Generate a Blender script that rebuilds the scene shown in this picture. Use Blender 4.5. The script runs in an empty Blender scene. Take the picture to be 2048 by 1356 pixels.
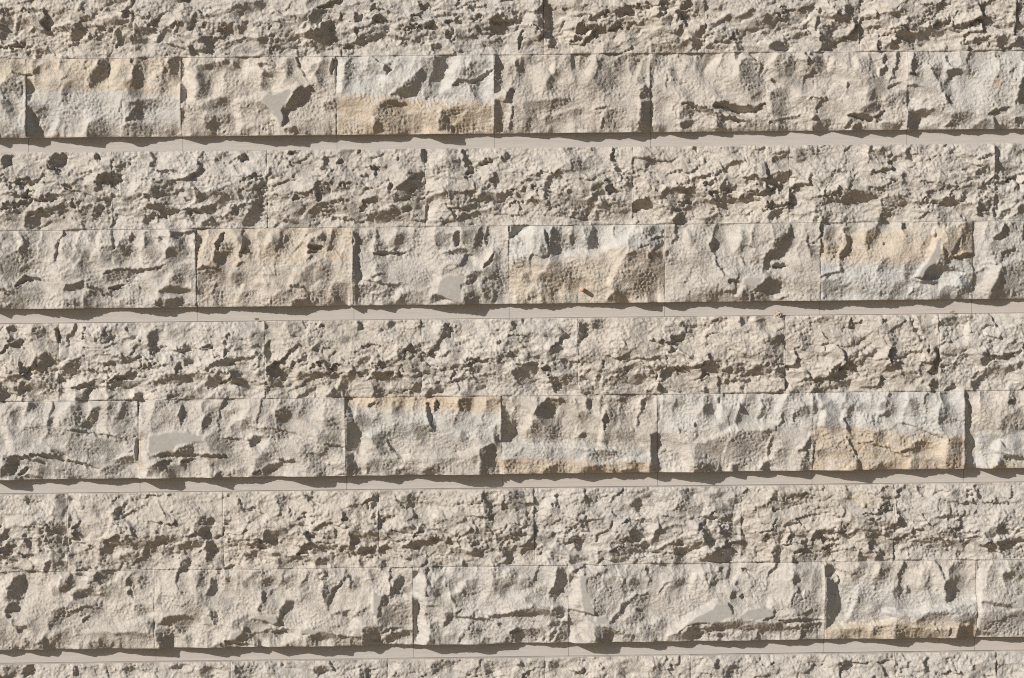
import bpy, math, random
import numpy as np
from mathutils import Matrix, Vector
random.seed(4); rng = np.random.default_rng(7)
S = bpy.context.scene
COL = S.collection
MM = 0.001            # one wall unit is a millimetre
GROUND_V = 2290.0     # the pavement lies this many millimetres below the wall's datum line

# ------------------------------------------------------------------ camera
PITCH_C, YAW_C, ROLL_C = 2.90227420e-02, -2.15873850e-02, -1.06955803e-02
CAM_OFF = (-132.77, -174.34); FOCAL = 6001.35; DIST = 6000.0
def rot3(a, b, c):
    ca, sa, cb, sb, cc, sc = math.cos(a), math.sin(a), math.cos(b), math.sin(b), math.cos(c), math.sin(c)
    Rx = np.array([[1,0,0],[0,ca,-sa],[0,sa,ca]]); Ry = np.array([[cb,0,sb],[0,1,0],[-sb,0,cb]]); Rz = np.array([[cc,-sc,0],[sc,cc,0],[0,0,1]])
    return Rz @ Ry @ Rx
RC = rot3(PITCH_C, YAW_C, ROLL_C)
cam_d = bpy.data.cameras.new('camera'); cam = bpy.data.objects.new('camera', cam_d); COL.objects.link(cam)
def wdir(v): return Vector((v[0], v[2], -v[1]))
rt, up, fw = wdir(RC[0]), -wdir(RC[1]), wdir(RC[2])
M = Matrix((( rt.x, up.x, -fw.x, (1024+CAM_OFF[0])*MM), (rt.y, up.y, -fw.y, -DIST*MM), (rt.z, up.z, -fw.z, (GROUND_V-678-CAM_OFF[1])*MM), (0,0,0,1)))
cam.matrix_world = M
cam_d.lens = 36*FOCAL/2048; cam_d.sensor_width = 36; cam_d.clip_end = 500
S.camera = cam

# ------------------------------------------------------------------ sun and sky
LX, LY = 1.30, 0.82
trav = Vector((LX, 1.0, -LY)).normalized()
sun_d = bpy.data.lights.new('sun', 'SUN'); sun = bpy.data.objects.new('sun', sun_d); COL.objects.link(sun)
sun.rotation_euler = trav.to_track_quat('-Z', 'Y').to_euler()
sun.location = (-6, -8, 8)
sun_d.energy = 5.0; sun_d.angle = math.radians(0.5); sun_d.color = (1.0, 0.95, 0.885)
W = bpy.data.worlds.new('World'); S.world = W; W.use_nodes = True
nt = W.node_tree; nt.nodes.clear()
sky = nt.nodes.new('ShaderNodeTexSky'); sky.sky_type = 'NISHITA'; sky.sun_disc = False
sky.sun_elevation = math.asin(-trav.z); sky.sun_rotation = math.atan2(-trav.x, -trav.y)
bg = nt.nodes.new('ShaderNodeBackground'); bg.inputs[1].default_value = 0.05
wo = nt.nodes.new('ShaderNodeOutputWorld'); nt.links.new(sky.outputs[0], bg.inputs[0]); nt.links.new(bg.outputs[0], wo.inputs[0])
S.view_settings.view_transform = 'Standard'; S.view_settings.look = 'None'
S.view_settings.exposure = 0.10; S.view_settings.gamma = 1.0
S.view_settings.use_curve_mapping = False
S.cycles.filter_width = 1.1; S.cycles.use_denoising = False

# ------------------------------------------------------------------ wall relief
# relief field over the part of the wall in view, in millimetres, 2 mm apart
GX0, GV0, GX1, GV1, GP = -80.0, -80.0, 2130.0, 1490.0, 1.7
NX = int((GX1-GX0)/GP); NV = int((GV1-GV0)/GP)
gx = GX0+GP*np.arange(NX); gv = GV0+GP*np.arange(NV)
XX, VV = np.meshgrid(gx, gv)
Rt = RC.T
def to_wall(p):
    p = np.asarray(p, float)
    d = np.stack([(p[:,0]-1024)/FOCAL, (p[:,1]-678)/FOCAL, np.ones(len(p))], 1) @ RC
    t = DIST/d[:,2]
    return np.stack([1024+CAM_OFF[0]+t*d[:,0], 678+CAM_OFF[1]+t*d[:,1]], 1)
fkx = np.fft.fftfreq(NX, GP)*2*np.pi; fkv = np.fft.fftfreq(NV, GP)*2*np.pi
KX, KV = np.meshgrid(fkx, fkv); KK = np.sqrt(KX**2+KV**2)+1e-9
def blur(a, s): return np.fft.ifft2(np.fft.fft2(a)*np.exp(-.5*(KK*s)**2)).real
def noise(lam_lo, lam_hi, power=1.0, aniso=1.0, seed=0):
    "unit-variance band noise, wavelengths between lam_lo and lam_hi mm; aniso > 1 stretches it sideways"
    r = np.random.default_rng(seed).standard_normal((NV, NX))
    k = np.sqrt((KX*aniso)**2+KV**2)/math.sqrt(aniso)+1e-9
    f = k**(-power)*np.exp(-(2*np.pi/lam_hi/k)**4)*np.exp(-(k*lam_lo/2/np.pi)**2*1.0)
    a = np.fft.ifft2(np.fft.fft2(r)*f).real
    return a/a.std()
def bil(a, x, v):
    fx = np.mod((x-GX0)/GP, NX); fv = np.clip((v-GV0)/GP, 0, NV-1.001)   # the field repeats sideways
    i = np.minimum(fx.astype(int), NX-1); j = fv.astype(int); u = fx-i; w = fv-j; i1 = (i+1) % NX
    if a.ndim == 3: u = u[...,None]; w = w[...,None]
    return (a[j,i]*(1-u)+a[j,i1]*u)*(1-w)+(a[j+1,i]*(1-u)+a[j+1,i1]*u)*w
warp1 = noise(8, 50, 1.2, 1, 11); warp2 = noise(8, 50, 1.2, 1, 12)
warp3 = noise(5, 16, .8, 1, 13); warp4 = noise(5, 16, .8, 1, 14)
WX = XX+2.4*warp1+1.1*warp3; WV = VV+2.4*warp2+1.1*warp4
def window(pts, pad):
    i0 = max(0, int((pts[:,0].min()-pad-GX0)/GP)); i1 = min(NX, int((pts[:,0].max()+pad-GX0)/GP)+2)
    j0 = max(0, int((pts[:,1].min()-pad-GV0)/GP)); j1 = min(NV, int((pts[:,1].max()+pad-GV0)/GP)+2)
    return (slice(j0, max(j0, j1)), slice(i0, max(i0, i1)))
def seg_dist(px, pv, a, b):
    d = b-a; L = max(1e-6, d@d)
    t = np.clip(((px-a[0])*d[0]+(pv-a[1])*d[1])/L, 0, 1)
    return np.hypot(px-a[0]-t*d[0], pv-a[1]-t*d[1]), t
def poly_sd(px, pv, P):
    "signed distance, negative inside"
    dist = np.full(px.shape, 1e9); ins = np.zeros(px.shape, bool)
    for k in range(len(P)):
        a, b = P[k], P[(k+1) % len(P)]
        dist = np.minimum(dist, seg_dist(px, pv, a, b)[0])
        if a[1] != b[1]:
            c = ((a[1] > pv) != (b[1] > pv)) & (px < (b[0]-a[0])*(pv-a[1])/(b[1]-a[1])+a[0])
            ins ^= c
    return np.where(ins, -dist, dist)

CROPS = dict(A=(0,0), B=(680,0), C=(1348,0), D=(0,280), E=(680,270), F=(1348,270), G=(0,620), H=(680,620), I=(1348,600), J=(0,960), K=(680,960), L=(1348,960))
FEATURES = '''
@A
d 22 105,75 150,55 200,70 280,70
d 12 100,80 100,150
D 410,290 415,220 440,160 490,105 560,75 580,85 510,120 470,170 465,240 430,270
b 30 590,95 700,75
m 40 120,140 200,110
d 26 0,275 120,262 150,265
d 16 310,160 370,180
D 200,295 230,280 300,290 300,315 250,310 210,345
m 22 620,230 625,330
d 18 720,90 760,70
m 24 640,60 740,75
D 755,225 785,200 830,240 815,270 775,260
d 18 520,215 560,205
m 26 560,130 700,120
m 50 40,60 10,200
m 40 340,100 400,60
m 40 590,220 690,200
d 18 920,185 980,180 1060,215
d 20 1000,150 1050,140
D 1165,230 1200,215 1250,225 1250,270 1215,310 1180,300 1200,260
D 1375,175 1420,130 1455,115 1450,160 1410,195
d 20 1210,50 1230,45
m 60 1090,90 1110,130
D 1100,270 1120,255 1135,300 1120,325
m 70 1540,230 1600,250
m 60 1250,170 1310,170
D 1790,200 1810,180 1890,170 1920,100 1940,160 1955,300 1830,300 1790,250
m 80 1830,20 1850,150
m 60 1900,60 1900,120
d 14 1725,105 1745,160
m 50 1720,270 1760,300
d 10 1460,135 1570,145
b 40 1040,80 1060,40
b 30 880,270 920,180
m 60 1500,40 1560,60
m 60 1360,80 1450,40
m 60 1640,140 1700,210
d 14 75,420 150,440
D 150,455 165,460 190,520 165,600 190,660 215,760 215,800 155,800
m 60 60,480 110,530
m 50 30,600 60,640
m 50 100,770 140,790
m 50 30,520 40,500
m 30 205,360 205,400
m 26 365,350 365,390
m 50 590,370 600,420
m 70 830,360 810,450
m 50 1010,360 1020,420
m 40 400,500 370,580
m 60 580,420 540,470
b 40 680,380 640,470
b 30 330,700 300,780
D 735,705 770,650 795,625 850,690 840,710
M 490,790 520,720 600,700 640,790
m 60 760,490 800,540
m 30 300,780 340,700
M 720,790 740,725 900,720 980,780
m 60 200,620 240,650
m 50 760,620 900,600
D 1060,490 1075,490 1095,540 1075,590 1060,600
D 1060,630 1085,640 1075,690 1060,735
D 1060,360 1075,400 1060,440
b 50 1080,380 1120,450 1130,520 1110,580
m 50 1180,450 1200,520 1170,570
m 40 1170,400 1300,370
d 18 1510,385 1560,375
D 1530,440 1545,415 1570,425 1595,445
m 26 1545,450 1545,490
P 1515,590 1560,545 1600,550 1700,515 1710,540 1650,650 1665,690 1655,740 1640,740 1610,680 1560,620
b 16 1370,590 1480,560 1560,540
b 16 1600,545 1740,490
D 1655,655 1690,590 1710,540 1760,510 1830,500 1800,560 1770,600 1700,630
M 1840,430 1880,440 1900,520 1870,500
m 60 1240,610 1300,600
M 1895,660 1900,600 1960,580 1950,640
D 1665,780 1670,745 1720,740 1740,760 1700,780
m 60 1220,700 1330,700
m 40 1190,620 1230,640
M 1810,420 1830,370 1900,350 1960,350 1965,430 1900,435
d 24 1950,350 1940,430
b 30 1380,600 1400,760
m 40 1400,770 1480,760
m 60 1690,370 1690,400
b 40 1990,360 1985,440 1980,520
m 60 2020,400 2010,480
@B
d 40 470,30 520,50
d 24 180,60 230,40
d 34 80,120 140,90
d 24 160,105 270,110
D 80,240 120,210 200,160 260,150 290,190 230,230 150,225 120,255
d 30 390,175 450,150
d 20 340,225 400,235
d 18 540,100 600,90 690,88
d 24 510,155 560,130
m 60 360,170 460,200
d 24 770,115 830,100
d 20 740,50 860,40
d 22 890,130 960,125 1020,130
d 30 620,185 660,230
d 22 800,180 860,200
D 540,265 580,260 600,290 550,300
d 24 20,280 90,275
m 60 660,200 760,220
d 34 1060,190 1050,280
m 40 1000,60 1030,90
b 50 1080,110 1130,90
b 40 280,190 320,150
D 1140,130 1150,60 1200,10 1235,40 1215,90 1250,200 1260,240 1225,290 1225,210 1180,200 1150,160
m 40 1165,10 1190,60
m 60 900,240 920,260
D 1600,70 1640,35 1700,30 1720,60 1650,100 1610,100
d 18 1720,35 1920,40
d 20 1870,20 1930,10
d 26 1520,90 1570,70
d 16 1400,100 1510,95
d 40 1390,190 1440,150
d 30 1580,170 1640,160
d 26 1680,150 1780,135
d 30 1360,230 1400,235
D 1885,100 1920,80 1940,120 1910,155 1885,140
D 1975,60 2010,10 2048,5 2048,60 1990,100
m 60 1600,120 1700,180
b 60 1820,70 1840,40
b 40 1340,130 1320,180
m 40 1380,30 1400,50
m 60 1570,280 1620,290
m 70 1850,270 2000,260
m 90 20,370 60,400
D 255,410 270,370 290,370 290,410 265,420
M 470,400 480,340 600,330 620,400 560,470 480,480
D 300,555 350,510 420,460 480,400 490,430 470,530 440,560 370,565
b 30 240,450 300,470
b 40 620,450 690,370
b 40 600,520 640,470
M 700,450 720,400 800,350 880,360 890,400 800,450
d 22 660,500 700,470 760,485 830,455 895,410
M 480,480 600,500 640,570 500,560
m 40 750,480 800,540
D 210,640 240,600 300,585 370,590 385,610 320,620 250,640
D 200,765 200,700 230,700 260,765
m 140 260,660 380,740
D 575,765 580,690 600,640 640,650 640,720 680,765
m 90 680,660 740,680
m 60 700,740 740,700
D 903,320 925,330 945,380 930,420 945,480 940,530 903,540
D 905,580 940,600 925,660 935,760 905,765
b 26 920,545 990,525
D 985,540 1010,510 1020,540 1000,590 960,600
M 990,430 1000,370 1060,330 1110,340 1060,400 1010,480
m 30 1110,330 1120,360
b 40 1000,620 985,700
d 16 1015,620 1005,700 1000,750
b 20 1240,340 1240,420
m 60 1260,430 1230,490
m 50 1340,340 1350,360
m 30 1415,340 1410,380
b 24 1480,350 1450,430
m 120 1500,400 1560,460
D 1620,340 1650,320 1695,320 1680,345
m 90 1700,350 1640,380
M 1740,480 1780,350 1815,340 1815,480
D 1755,560 1760,520 1800,490 1830,560 1815,580 1760,580
D 1740,765 1760,660 1765,600 1815,590 1815,765
d 12 1500,640 1560,625
M 1530,765 1540,690 1560,640 1640,640 1590,700 1560,765
d 12 1530,765 1545,690
m 40 1350,660 1390,650
m 50 1220,700 1300,680
m 30 1240,750 1270,765
m 60 1100,620 1300,600
D 1817,350 1830,360 1835,480 1817,500
m 30 1940,410 1960,460
d 10 1915,440 1915,520
m 40 2020,600 2040,620
m 50 1850,755 1900,750
@C
D 95,260 95,210 150,165 175,150 160,260 120,275
D 15,70 40,20 90,0 90,20 50,60 20,100
m 50 130,20 150,20
d 20 330,210 360,190
D 350,280 360,240 410,250 420,290
M 180,290 210,250 340,280 340,295
d 20 505,210 515,180 540,190
D 545,260 590,240 640,240 665,290 600,290
m 60 500,110 600,120
d 26 620,30 680,60
m 60 640,110 700,130
D 920,90 980,50 1040,30 1060,90 1000,110 940,120
D 850,200 870,150 930,130 970,160 940,220 960,290 870,280
d 14 800,75 900,55
m 60 1000,80 1060,120
d 12 1095,100 1090,170 1097,240
m 40 1390,110 1470,100
d 22 1450,110 1530,85
D 1270,180 1320,140 1400,155 1540,150 1430,185 1360,235 1300,210
D 1270,285 1275,230 1310,220 1310,280
d 22 1200,285 1210,240
d 14 1200,205 1260,195
d 24 1590,150 1620,100 1650,80
d 16 1620,165 1740,150
d 16 1690,250 1860,245
d 20 1760,235 1860,215
D 1880,210 1950,205 1960,250 1920,285 1890,270
D 1990,270 2010,220 2048,215 2048,280
m 60 1740,30 1760,20
m 40 1850,100 1900,110
m 30 1260,60 1300,60
b 60 1130,50 1200,60
m 60 1450,200 1560,180
m 40 150,320 150,400
m 30 200,330 180,390
b 16 180,410 260,340
D 355,305 385,305 375,340 355,345
m 30 380,390 410,360
m 120 440,400 440,470
b 24 350,440 365,400
b 20 560,380 580,340
m 110 640,370 700,400
d 20 570,460 600,480
M 680,490 740,410 760,360 730,340 800,350 750,460
b 18 920,340 910,400
m 70 840,360 890,400
b 20 1060,330 1060,400
m 130 1110,400 1170,470
d 22 1240,320 1230,370
D 1205,410 1240,380 1245,430 1215,440
d 16 1020,480 1018,515
b 14 900,540 950,490
d 18 1260,510 1325,480
d 36 235,612 300,612 380,640 470,642 528,613
b 26 300,660 380,675 460,670
d 30 50,603 110,615 170,642 230,668 300,692 408,706
D 35,720 80,700 150,700 80,740 50,750
m 70 80,650 60,690
m 60 270,680 290,740
m 90 600,560 620,650
m 60 460,530 480,550
d 10 560,710 700,690 750,670
d 12 800,580 900,570
D 805,690 840,665 860,690 830,700
m 50 840,740 880,720
d 32 1025,678 1080,675 1140,692 1210,704
D 1000,745 1020,715 1040,700 1030,745
D 1050,745 1060,720 1090,715 1090,745
m 60 1110,650 1180,620
d 20 1180,690 1230,650
m 40 1230,740 1300,735
b 30 990,700 1020,680
m 60 1270,590 1340,560
m 60 1150,550 1170,570
m 60 1400,390 1440,330
d 14 1380,425 1410,430
d 10 1370,500 1440,505
M 1380,360 1430,330 1460,340 1430,410
m 60 1540,400 1560,440
D 1590,470 1610,410 1650,400 1700,415 1640,440
d 16 1610,370 1600,330
d 24 1590,560 1615,600
m 60 1590,520 1580,480
d 10 1970,430 2000,390
D 1995,600 2010,540 2030,480 2048,450 2048,600
D 1375,635 1400,640 1440,640 1500,635 1530,650 1480,680 1420,690 1400,720 1375,745
b 30 1440,730 1490,690
d 18 1590,740 1640,715
D 1595,745 1620,715 1650,715 1640,745
d 20 1840,660 1960,630
D 1870,690 1900,720 1950,745 1880,745
m 60 1650,690 1700,680
m 50 1780,740 1850,720
D 1990,690 2048,680 2048,745 2010,740
@D
D 10,165 15,110 40,85 80,90 65,130 40,150
m 50 20,220 60,230
D 270,150 290,110 330,75 380,80 360,130 330,160 300,160
d 30 280,160 350,180
d 20 270,190 240,240
d 30 565,90 575,120
D 550,300 555,250 590,210 655,185 690,200 700,240 670,280 610,230 575,290
d 26 60,270 130,240 250,240
d 20 120,280 160,260
d 30 380,260 430,300
m 50 450,280 500,300
d 34 0,400 60,385 130,370 200,350
d 30 130,325 190,310
d 26 220,355 350,325
D 140,500 150,450 180,410 250,400 280,440 230,460 230,520 170,520
m 80 60,430 120,440
m 60 300,400 350,380
d 24 430,400 440,350
D 540,440 545,400 580,380 620,390 590,430 560,455
m 60 480,420 500,470
d 10 658,190 658,330
m 40 620,330 640,460
m 60 520,380 560,350
d 8 660,370 664,500
D 878,70 895,75 910,130 905,160 880,155 890,110
d 30 940,190 1000,190
d 14 1000,185 1060,190
m 40 920,260 1000,260
m 60 1000,300 900,300
b 40 760,300 790,250
b 26 670,270 720,220
m 20 690,160 720,150
d 24 860,320 890,330
d 24 1090,340 1110,350
m 60 1130,280 1170,290
D 830,395 860,375 920,370 1000,390 1060,405 1000,415 900,410
d 30 890,450 960,430 1040,410
d 26 1070,400 1100,420 1180,410
D 825,480 840,450 880,430 900,450 860,490
D 1180,390 1230,380 1280,420 1260,440 1200,430 1170,415
D 1170,500 1190,470 1240,450 1280,490 1260,510
m 60 1120,440 1140,480
D 1340,420 1370,385 1400,390 1390,430
d 30 1390,120 1440,90
d 26 1410,245 1490,215 1530,215
D 1430,500 1440,440 1470,380 1450,320 1480,280 1540,220 1555,230 1530,350 1530,450 1480,500
m 60 1360,250 1400,270
m 80 1300,330 1400,350
m 40 1310,430 1340,460
m 40 1320,80 1260,110
d 26 1690,85 1710,70
d 20 1670,110 1720,150
D 1890,120 1920,95 1950,90 1920,130 1900,140
D 1875,170 1900,150 1945,180 1930,195
d 20 1980,110 1990,140
d 30 1720,355 1760,330
m 60 1860,290 1900,280
d 20 1870,310 1860,350
d 24 1980,370 2010,350
m 100 1720,400 1800,440
m 90 1900,400 1960,380
d 20 1950,460 2040,465
m 60 1640,470 1660,430
m 60 1800,470 1830,490
m 60 1680,480 1720,490
m 40 30,560 90,575
d 10 0,610 30,665
b 30 110,600 100,560
m 60 60,650 30,700
m 30 520,560 560,590
b 24 570,600 580,550
b 20 530,690 560,640
d 20 770,550 770,590
d 14 770,620 720,670
m 60 620,650 700,640
m 60 740,640 700,700
b 22 820,690 830,580
m 50 860,590 840,640
m 50 880,650 940,670
d 10 935,560 930,600
D 995,530 1020,540 1150,530 1150,545 1060,560 1010,560
m 40 1040,570 1060,600
D 1000,630 1020,640 990,690 950,720 980,660
m 90 1060,660 1010,700
b 20 350,560 345,640
d 18 610,780 680,760 740,755 800,770 870,755 980,735
m 60 640,800 740,780
m 70 400,640 500,720
D 375,885 390,850 440,835 500,830 460,870 410,880
d 24 520,850 580,880 650,915
d 26 640,870 720,850
D 925,890 960,860 1010,850 1110,870 1110,885 1040,895 960,890
D 970,970 975,930 1060,925 1060,970
D 375,985 385,930 400,930 410,980
m 60 440,960 380,960
m 80 530,920 540,970
d 30 100,850 150,810 230,815
m 70 80,870 200,900
m 90 60,930 180,960
d 20 0,870 80,910
m 40 720,950 760,950
D 905,980 915,930 930,950 925,980
m 90 1040,800 1100,760
D 1150,820 1160,880 1150,890
b 30 960,840 1000,780
m 120 130,690 60,760
D 1150,545 1165,560 1165,620 1150,630
d 24 1310,540 1280,600 1265,650
D 1245,690 1270,650 1310,660 1290,700 1260,710
d 22 1400,660 1440,620
m 50 1420,580 1430,590
m 60 1320,620 1330,630
d 14 1380,740 1420,715
M 1550,660 1575,590 1600,540 1680,550 1620,620 1600,660
d 14 1680,560 1670,600
b 24 1560,600 1575,560
b 20 1760,580 1860,545
D 1860,580 1890,535 1915,560 1905,590 1880,590
m 50 1960,540 1930,600
d 26 1810,630 1880,620
d 14 1800,660 1850,650
d 10 1795,700 1825,680
d 18 1160,760 1200,745 1290,755
m 120 1170,800 1180,850
m 60 1230,760 1290,800
m 80 1800,790 1880,740
m 60 1880,790 1900,760
b 30 1500,820 1600,825
b 30 1700,830 1720,780
d 14 1700,850 1780,865 1850,920
M 1560,970 1620,900 1700,870 1710,960
D 1715,970 1715,935 1770,935 1780,970
D 1840,970 1850,920 1860,950
M 1780,880 1820,900 1850,960 1800,960
M 1380,960 1400,900 1480,880 1440,960
m 60 1270,900 1280,960
b 20 1400,880 1420,850
m 100 1990,880 2010,940
m 60 1380,800 1400,840
@E
m 40 20,100 60,80
d 24 110,90 120,95
d 22 140,245 155,235
d 24 200,190 205,250
D 320,370 340,320 350,280 400,260 420,310 430,350 400,380 360,385
D 470,110 480,70 500,70 500,160 480,150
m 60 420,250 450,290
d 22 0,290 60,275
D 0,400 0,370 30,380 20,420
m 90 60,430 100,480
D 160,515 170,440 240,440 300,420 350,430 370,480 350,515
m 60 400,430 470,400
m 60 390,490 470,480
d 12 380,505 490,500
d 16 20,500 140,515
m 60 180,370 240,400
d 10 503,395 515,440
b 60 530,290 600,300
b 60 530,450 560,400
m 60 620,70 660,100
d 24 720,90 740,150 760,200 745,270
d 20 820,165 890,155
D 940,135 960,110 985,110 975,145 950,150
m 60 880,270 820,310
d 22 830,330 880,290
m 60 650,160 690,190
D 780,360 830,340 860,310 880,340 1000,340 1020,345 960,380 960,440 900,450 880,400 820,370
d 16 1000,410 1060,385 1180,385
d 24 620,400 660,460 690,480
D 520,510 600,490 680,480 780,450 900,430 880,455 760,475 690,500 600,515
m 100 700,440 760,400
m 60 700,350 740,360
D 1195,370 1190,310 1210,250 1260,215 1285,220 1250,260 1220,300 1215,350
d 26 1130,310 1160,300
m 16 1150,185 1180,180
D 1270,310 1290,300 1320,325 1300,325
b 50 1290,260 1250,320
m 50 1330,80 1350,60
m 30 1480,80 1490,90
D 1515,400 1530,370 1580,380 1590,420 1560,440 1520,430
d 40 1560,310 1620,330
m 90 1450,340 1500,310
m 100 1350,400 1430,430
m 60 1480,400 1500,440
D 1500,500 1490,460 1510,450 1520,490
D 1350,490 1360,450 1380,490
d 20 1225,435 1290,410
m 60 1300,440 1340,480
d 14 1610,160 1640,250 1660,330
m 50 1690,300 1700,260
d 24 1600,80 1590,150
m 100 1600,450 1660,400
m 50 1380,170 1420,180
d 14 1720,210 1840,215
b 30 1640,270 1660,310
D 1715,480 1725,400 1760,370 1800,370 1790,410 1740,440
D 1890,325 1920,305 1970,300 1990,280 2048,310 1960,330
M 1910,440 1920,380 2040,370 2048,420 1960,430
D 1940,500 1960,460 2010,460 2010,500
m 60 1940,350 2030,370
m 40 1790,150 1800,160
D 78,560 110,575 125,620 105,700 120,780 108,850 115,920 90,985 78,990
m 50 180,580 200,600
b 30 185,660 200,620
M 280,650 310,600 370,560 400,600 330,640
m 60 220,640 250,660
d 20 200,690 260,690 380,690
d 40 690,570 680,640
m 90 640,620 600,610
D 600,690 650,680 700,655 740,670 755,700 700,690 640,700
d 16 865,540 860,650
M 700,600 720,560 860,560 860,650 800,680 740,650
b 20 880,680 860,740
m 60 900,700 900,740
d 24 900,680 880,740 840,775
D 720,870 760,800 800,790 840,800 790,850 760,870
m 120 870,820 900,900
M 710,980 720,920 760,920 760,980
D 715,985 730,950 770,960 760,985
P 560,920 600,830 640,815 730,815 740,840 705,880 715,985 680,980 620,955 550,925
D 525,985 540,930 590,940 600,960 560,980
b 20 610,965 690,970
b 30 540,900 580,830
m 50 230,780 250,820
d 12 140,850 220,860 280,880 370,870
d 14 180,830 250,810
m 50 130,900 200,890
D 180,980 190,930 200,930
M 180,985 190,930 260,920 240,980
M 330,980 350,930 390,930 370,980
b 22 320,960 350,900
D 988,530 1020,530 1110,525 1060,550 1040,575 1000,600 988,605
b 24 1010,600 1080,560
M 1165,680 1180,600 1200,540 1220,590 1230,680 1190,700
d 18 1205,560 1215,650
M 1300,640 1325,580 1355,560 1372,620 1350,665 1320,670
d 20 1358,585 1362,640
m 60 1260,570 1300,600
m 60 1240,650 1250,660
m 50 1450,560 1470,620
d 10 1610,540 1605,590
b 34 1340,690 1500,690 1600,640 1680,590 1720,560
d 14 1830,610 1900,590
D 1900,590 1920,600 1905,620
m 60 1800,560 1850,550
d 10 1740,655 1800,640
M 1590,900 1600,820 1640,740 1680,690 1740,670 1890,680 1900,900 1700,960 1600,950
D 1670,720 1700,680 1740,690 1730,720 1690,740
d 20 1810,690 1820,720
b 30 1570,870 1600,790 1640,720
m 60 1180,860 1230,800
m 90 1250,790 1300,830
m 40 1090,830 1100,840
m 60 1230,880 1210,940
m 60 1040,745 1050,750
M 1170,975 1180,870 1240,880 1260,970
D 1555,980 1570,950 1600,925 1590,980
m 40 1650,960 1690,900
m 60 1350,880 1380,860
D 1905,680 1920,690 1910,720 1905,720
@F
d 20 120,70 130,85
D 290,220 300,180 350,155 460,140 420,160 340,180 300,215
D 80,280 100,250 180,230 170,260 110,290
d 26 180,290 240,260
D 0,300 60,310 120,320 80,330 0,325
D 260,300 280,280 350,300 360,320 300,320
d 18 420,325 500,340 560,355
D 530,300 540,260 600,225 680,205 700,225 650,250 620,290 570,300 550,330
d 30 570,330 640,300
m 90 500,230 540,280
m 60 600,130 640,110
D 215,390 230,350 300,340 370,370 350,400 300,400 330,430 300,430 250,410
m 90 30,380 100,380
d 30 40,400 100,400
D 0,510 0,460 50,450 50,500
d 30 580,390 540,420 600,400
d 18 520,440 600,420 680,395
D 540,490 560,450 640,430 640,450 600,490
m 60 240,470 210,500
m 40 720,100 800,100
m 30 790,70 800,80
D 1125,130 1140,70 1160,60 1150,120
D 1355,130 1360,90 1395,55 1390,90 1370,130
D 1595,130 1600,90 1640,55 1630,110
m 60 1180,120 1220,100
d 10 945,215 1040,205
d 14 1150,215 1260,210
D 1325,290 1330,230 1350,225 1350,270
d 12 1200,250 1300,265
D 955,375 1000,330 1050,315 1100,325 1170,345 1190,375 1100,385 1000,410 980,400
d 14 1180,315 1250,330
d 14 760,375 960,350
m 60 850,390 930,380
M 820,430 860,390 960,380 930,440 900,500 820,500
D 810,510 820,470 850,480 850,510
D 860,510 870,480 890,490 890,510
m 40 1230,380 1330,390
d 16 1260,415 1370,395
d 14 1440,280 1540,265
d 16 1560,320 1640,290 1700,275
d 14 1410,395 1500,400 1530,385
D 1530,405 1590,375 1650,370 1760,390 1700,400 1600,410
m 60 1560,470 1540,440
m 60 1240,450 1220,490
D 1060,505 1040,470 1070,470
m 20 980,505 1020,470
d 20 1790,140 1870,110
m 60 1820,180 1780,210
D 1780,300 1800,270 1860,250 1880,230 1870,290 1820,310
D 1775,470 1780,330 1800,380 1850,370 1880,360 1860,430 1820,460
D 1875,65 1900,70 1890,140 1910,200 1890,240 1900,290 1880,300 1875,180
D 1880,310 1905,360 1885,400 1880,490 1870,480
m 90 1940,180 1960,220
D 1890,490 1920,440 1950,420 1980,420 1960,460 1920,490
m 60 2000,80 2010,90
m 60 2010,400 2040,430
m 60 1990,500 2040,480
b 30 2020,290 2030,220
m 40 90,600 100,610
b 24 70,620 60,560
D 205,640 220,605 245,605 245,650 235,690 220,680
d 12 235,690 250,740 300,820
d 22 320,860 375,850
m 40 380,640 400,580
b 24 350,660 380,590
d 10 395,720 430,770
M 560,650 600,600 680,560 660,540 700,640 600,700
D 520,740 540,700 580,670 610,680 600,710 560,720 530,800 525,780
d 30 580,770 620,760 650,770
P 400,840 440,825 520,840 500,870 460,890 400,870
D 460,905 510,860 560,825 600,840 630,885 600,890 590,920 550,930 500,915
d 10 780,580 790,660
m 40 800,660 830,690
D 858,610 870,640 865,690 858,690
M 150,960 150,880 250,880 370,920 380,960
m 60 400,900 440,950
d 12 620,965 660,940
b 24 370,930 400,880
b 20 600,940 640,925
m 60 520,950 600,950
m 50 1020,560 990,600
D 975,750 970,700 1010,640 1015,585 1040,590 1035,650 1010,700 980,740 985,800 965,790
m 50 920,560 900,600
m 60 920,660 930,670
D 1335,515 1360,515 1345,565 1335,550
D 1535,510 1560,515 1545,545
m 40 1160,560 1130,620
d 14 1220,635 1240,640
P 1555,600 1560,640 1555,700 1530,745 1480,780 1450,835 1410,830 1440,780 1480,730 1520,660 1530,610
b 26 1480,700 1530,600 1520,560
d 12 1530,560 1530,600
D 1450,830 1480,785 1540,750 1570,680 1560,620 1600,700 1600,760 1700,800 1640,800 1560,790 1540,830 1480,820
m 150 1640,620 1690,660
m 60 1640,560 1700,540
d 26 1640,720 1740,700
D 1405,845 1480,855 1550,850 1540,875 1460,870
m 60 1370,770 1370,820
M 1370,960 1400,900 1440,890 1420,960
M 1550,950 1570,880 1700,880 1750,960
d 12 1380,940 1400,910
m 40 1200,780 1230,740
d 14 860,830 960,800
m 90 900,880 960,900
m 60 1690,850 1740,840
m 60 1290,930 1310,890
m 60 1690,930 1720,890
D 1860,610 1900,580 1940,520 1975,560 1960,590 1900,610
m 60 1900,540 1910,550
d 10 1770,805 1840,780
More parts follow.
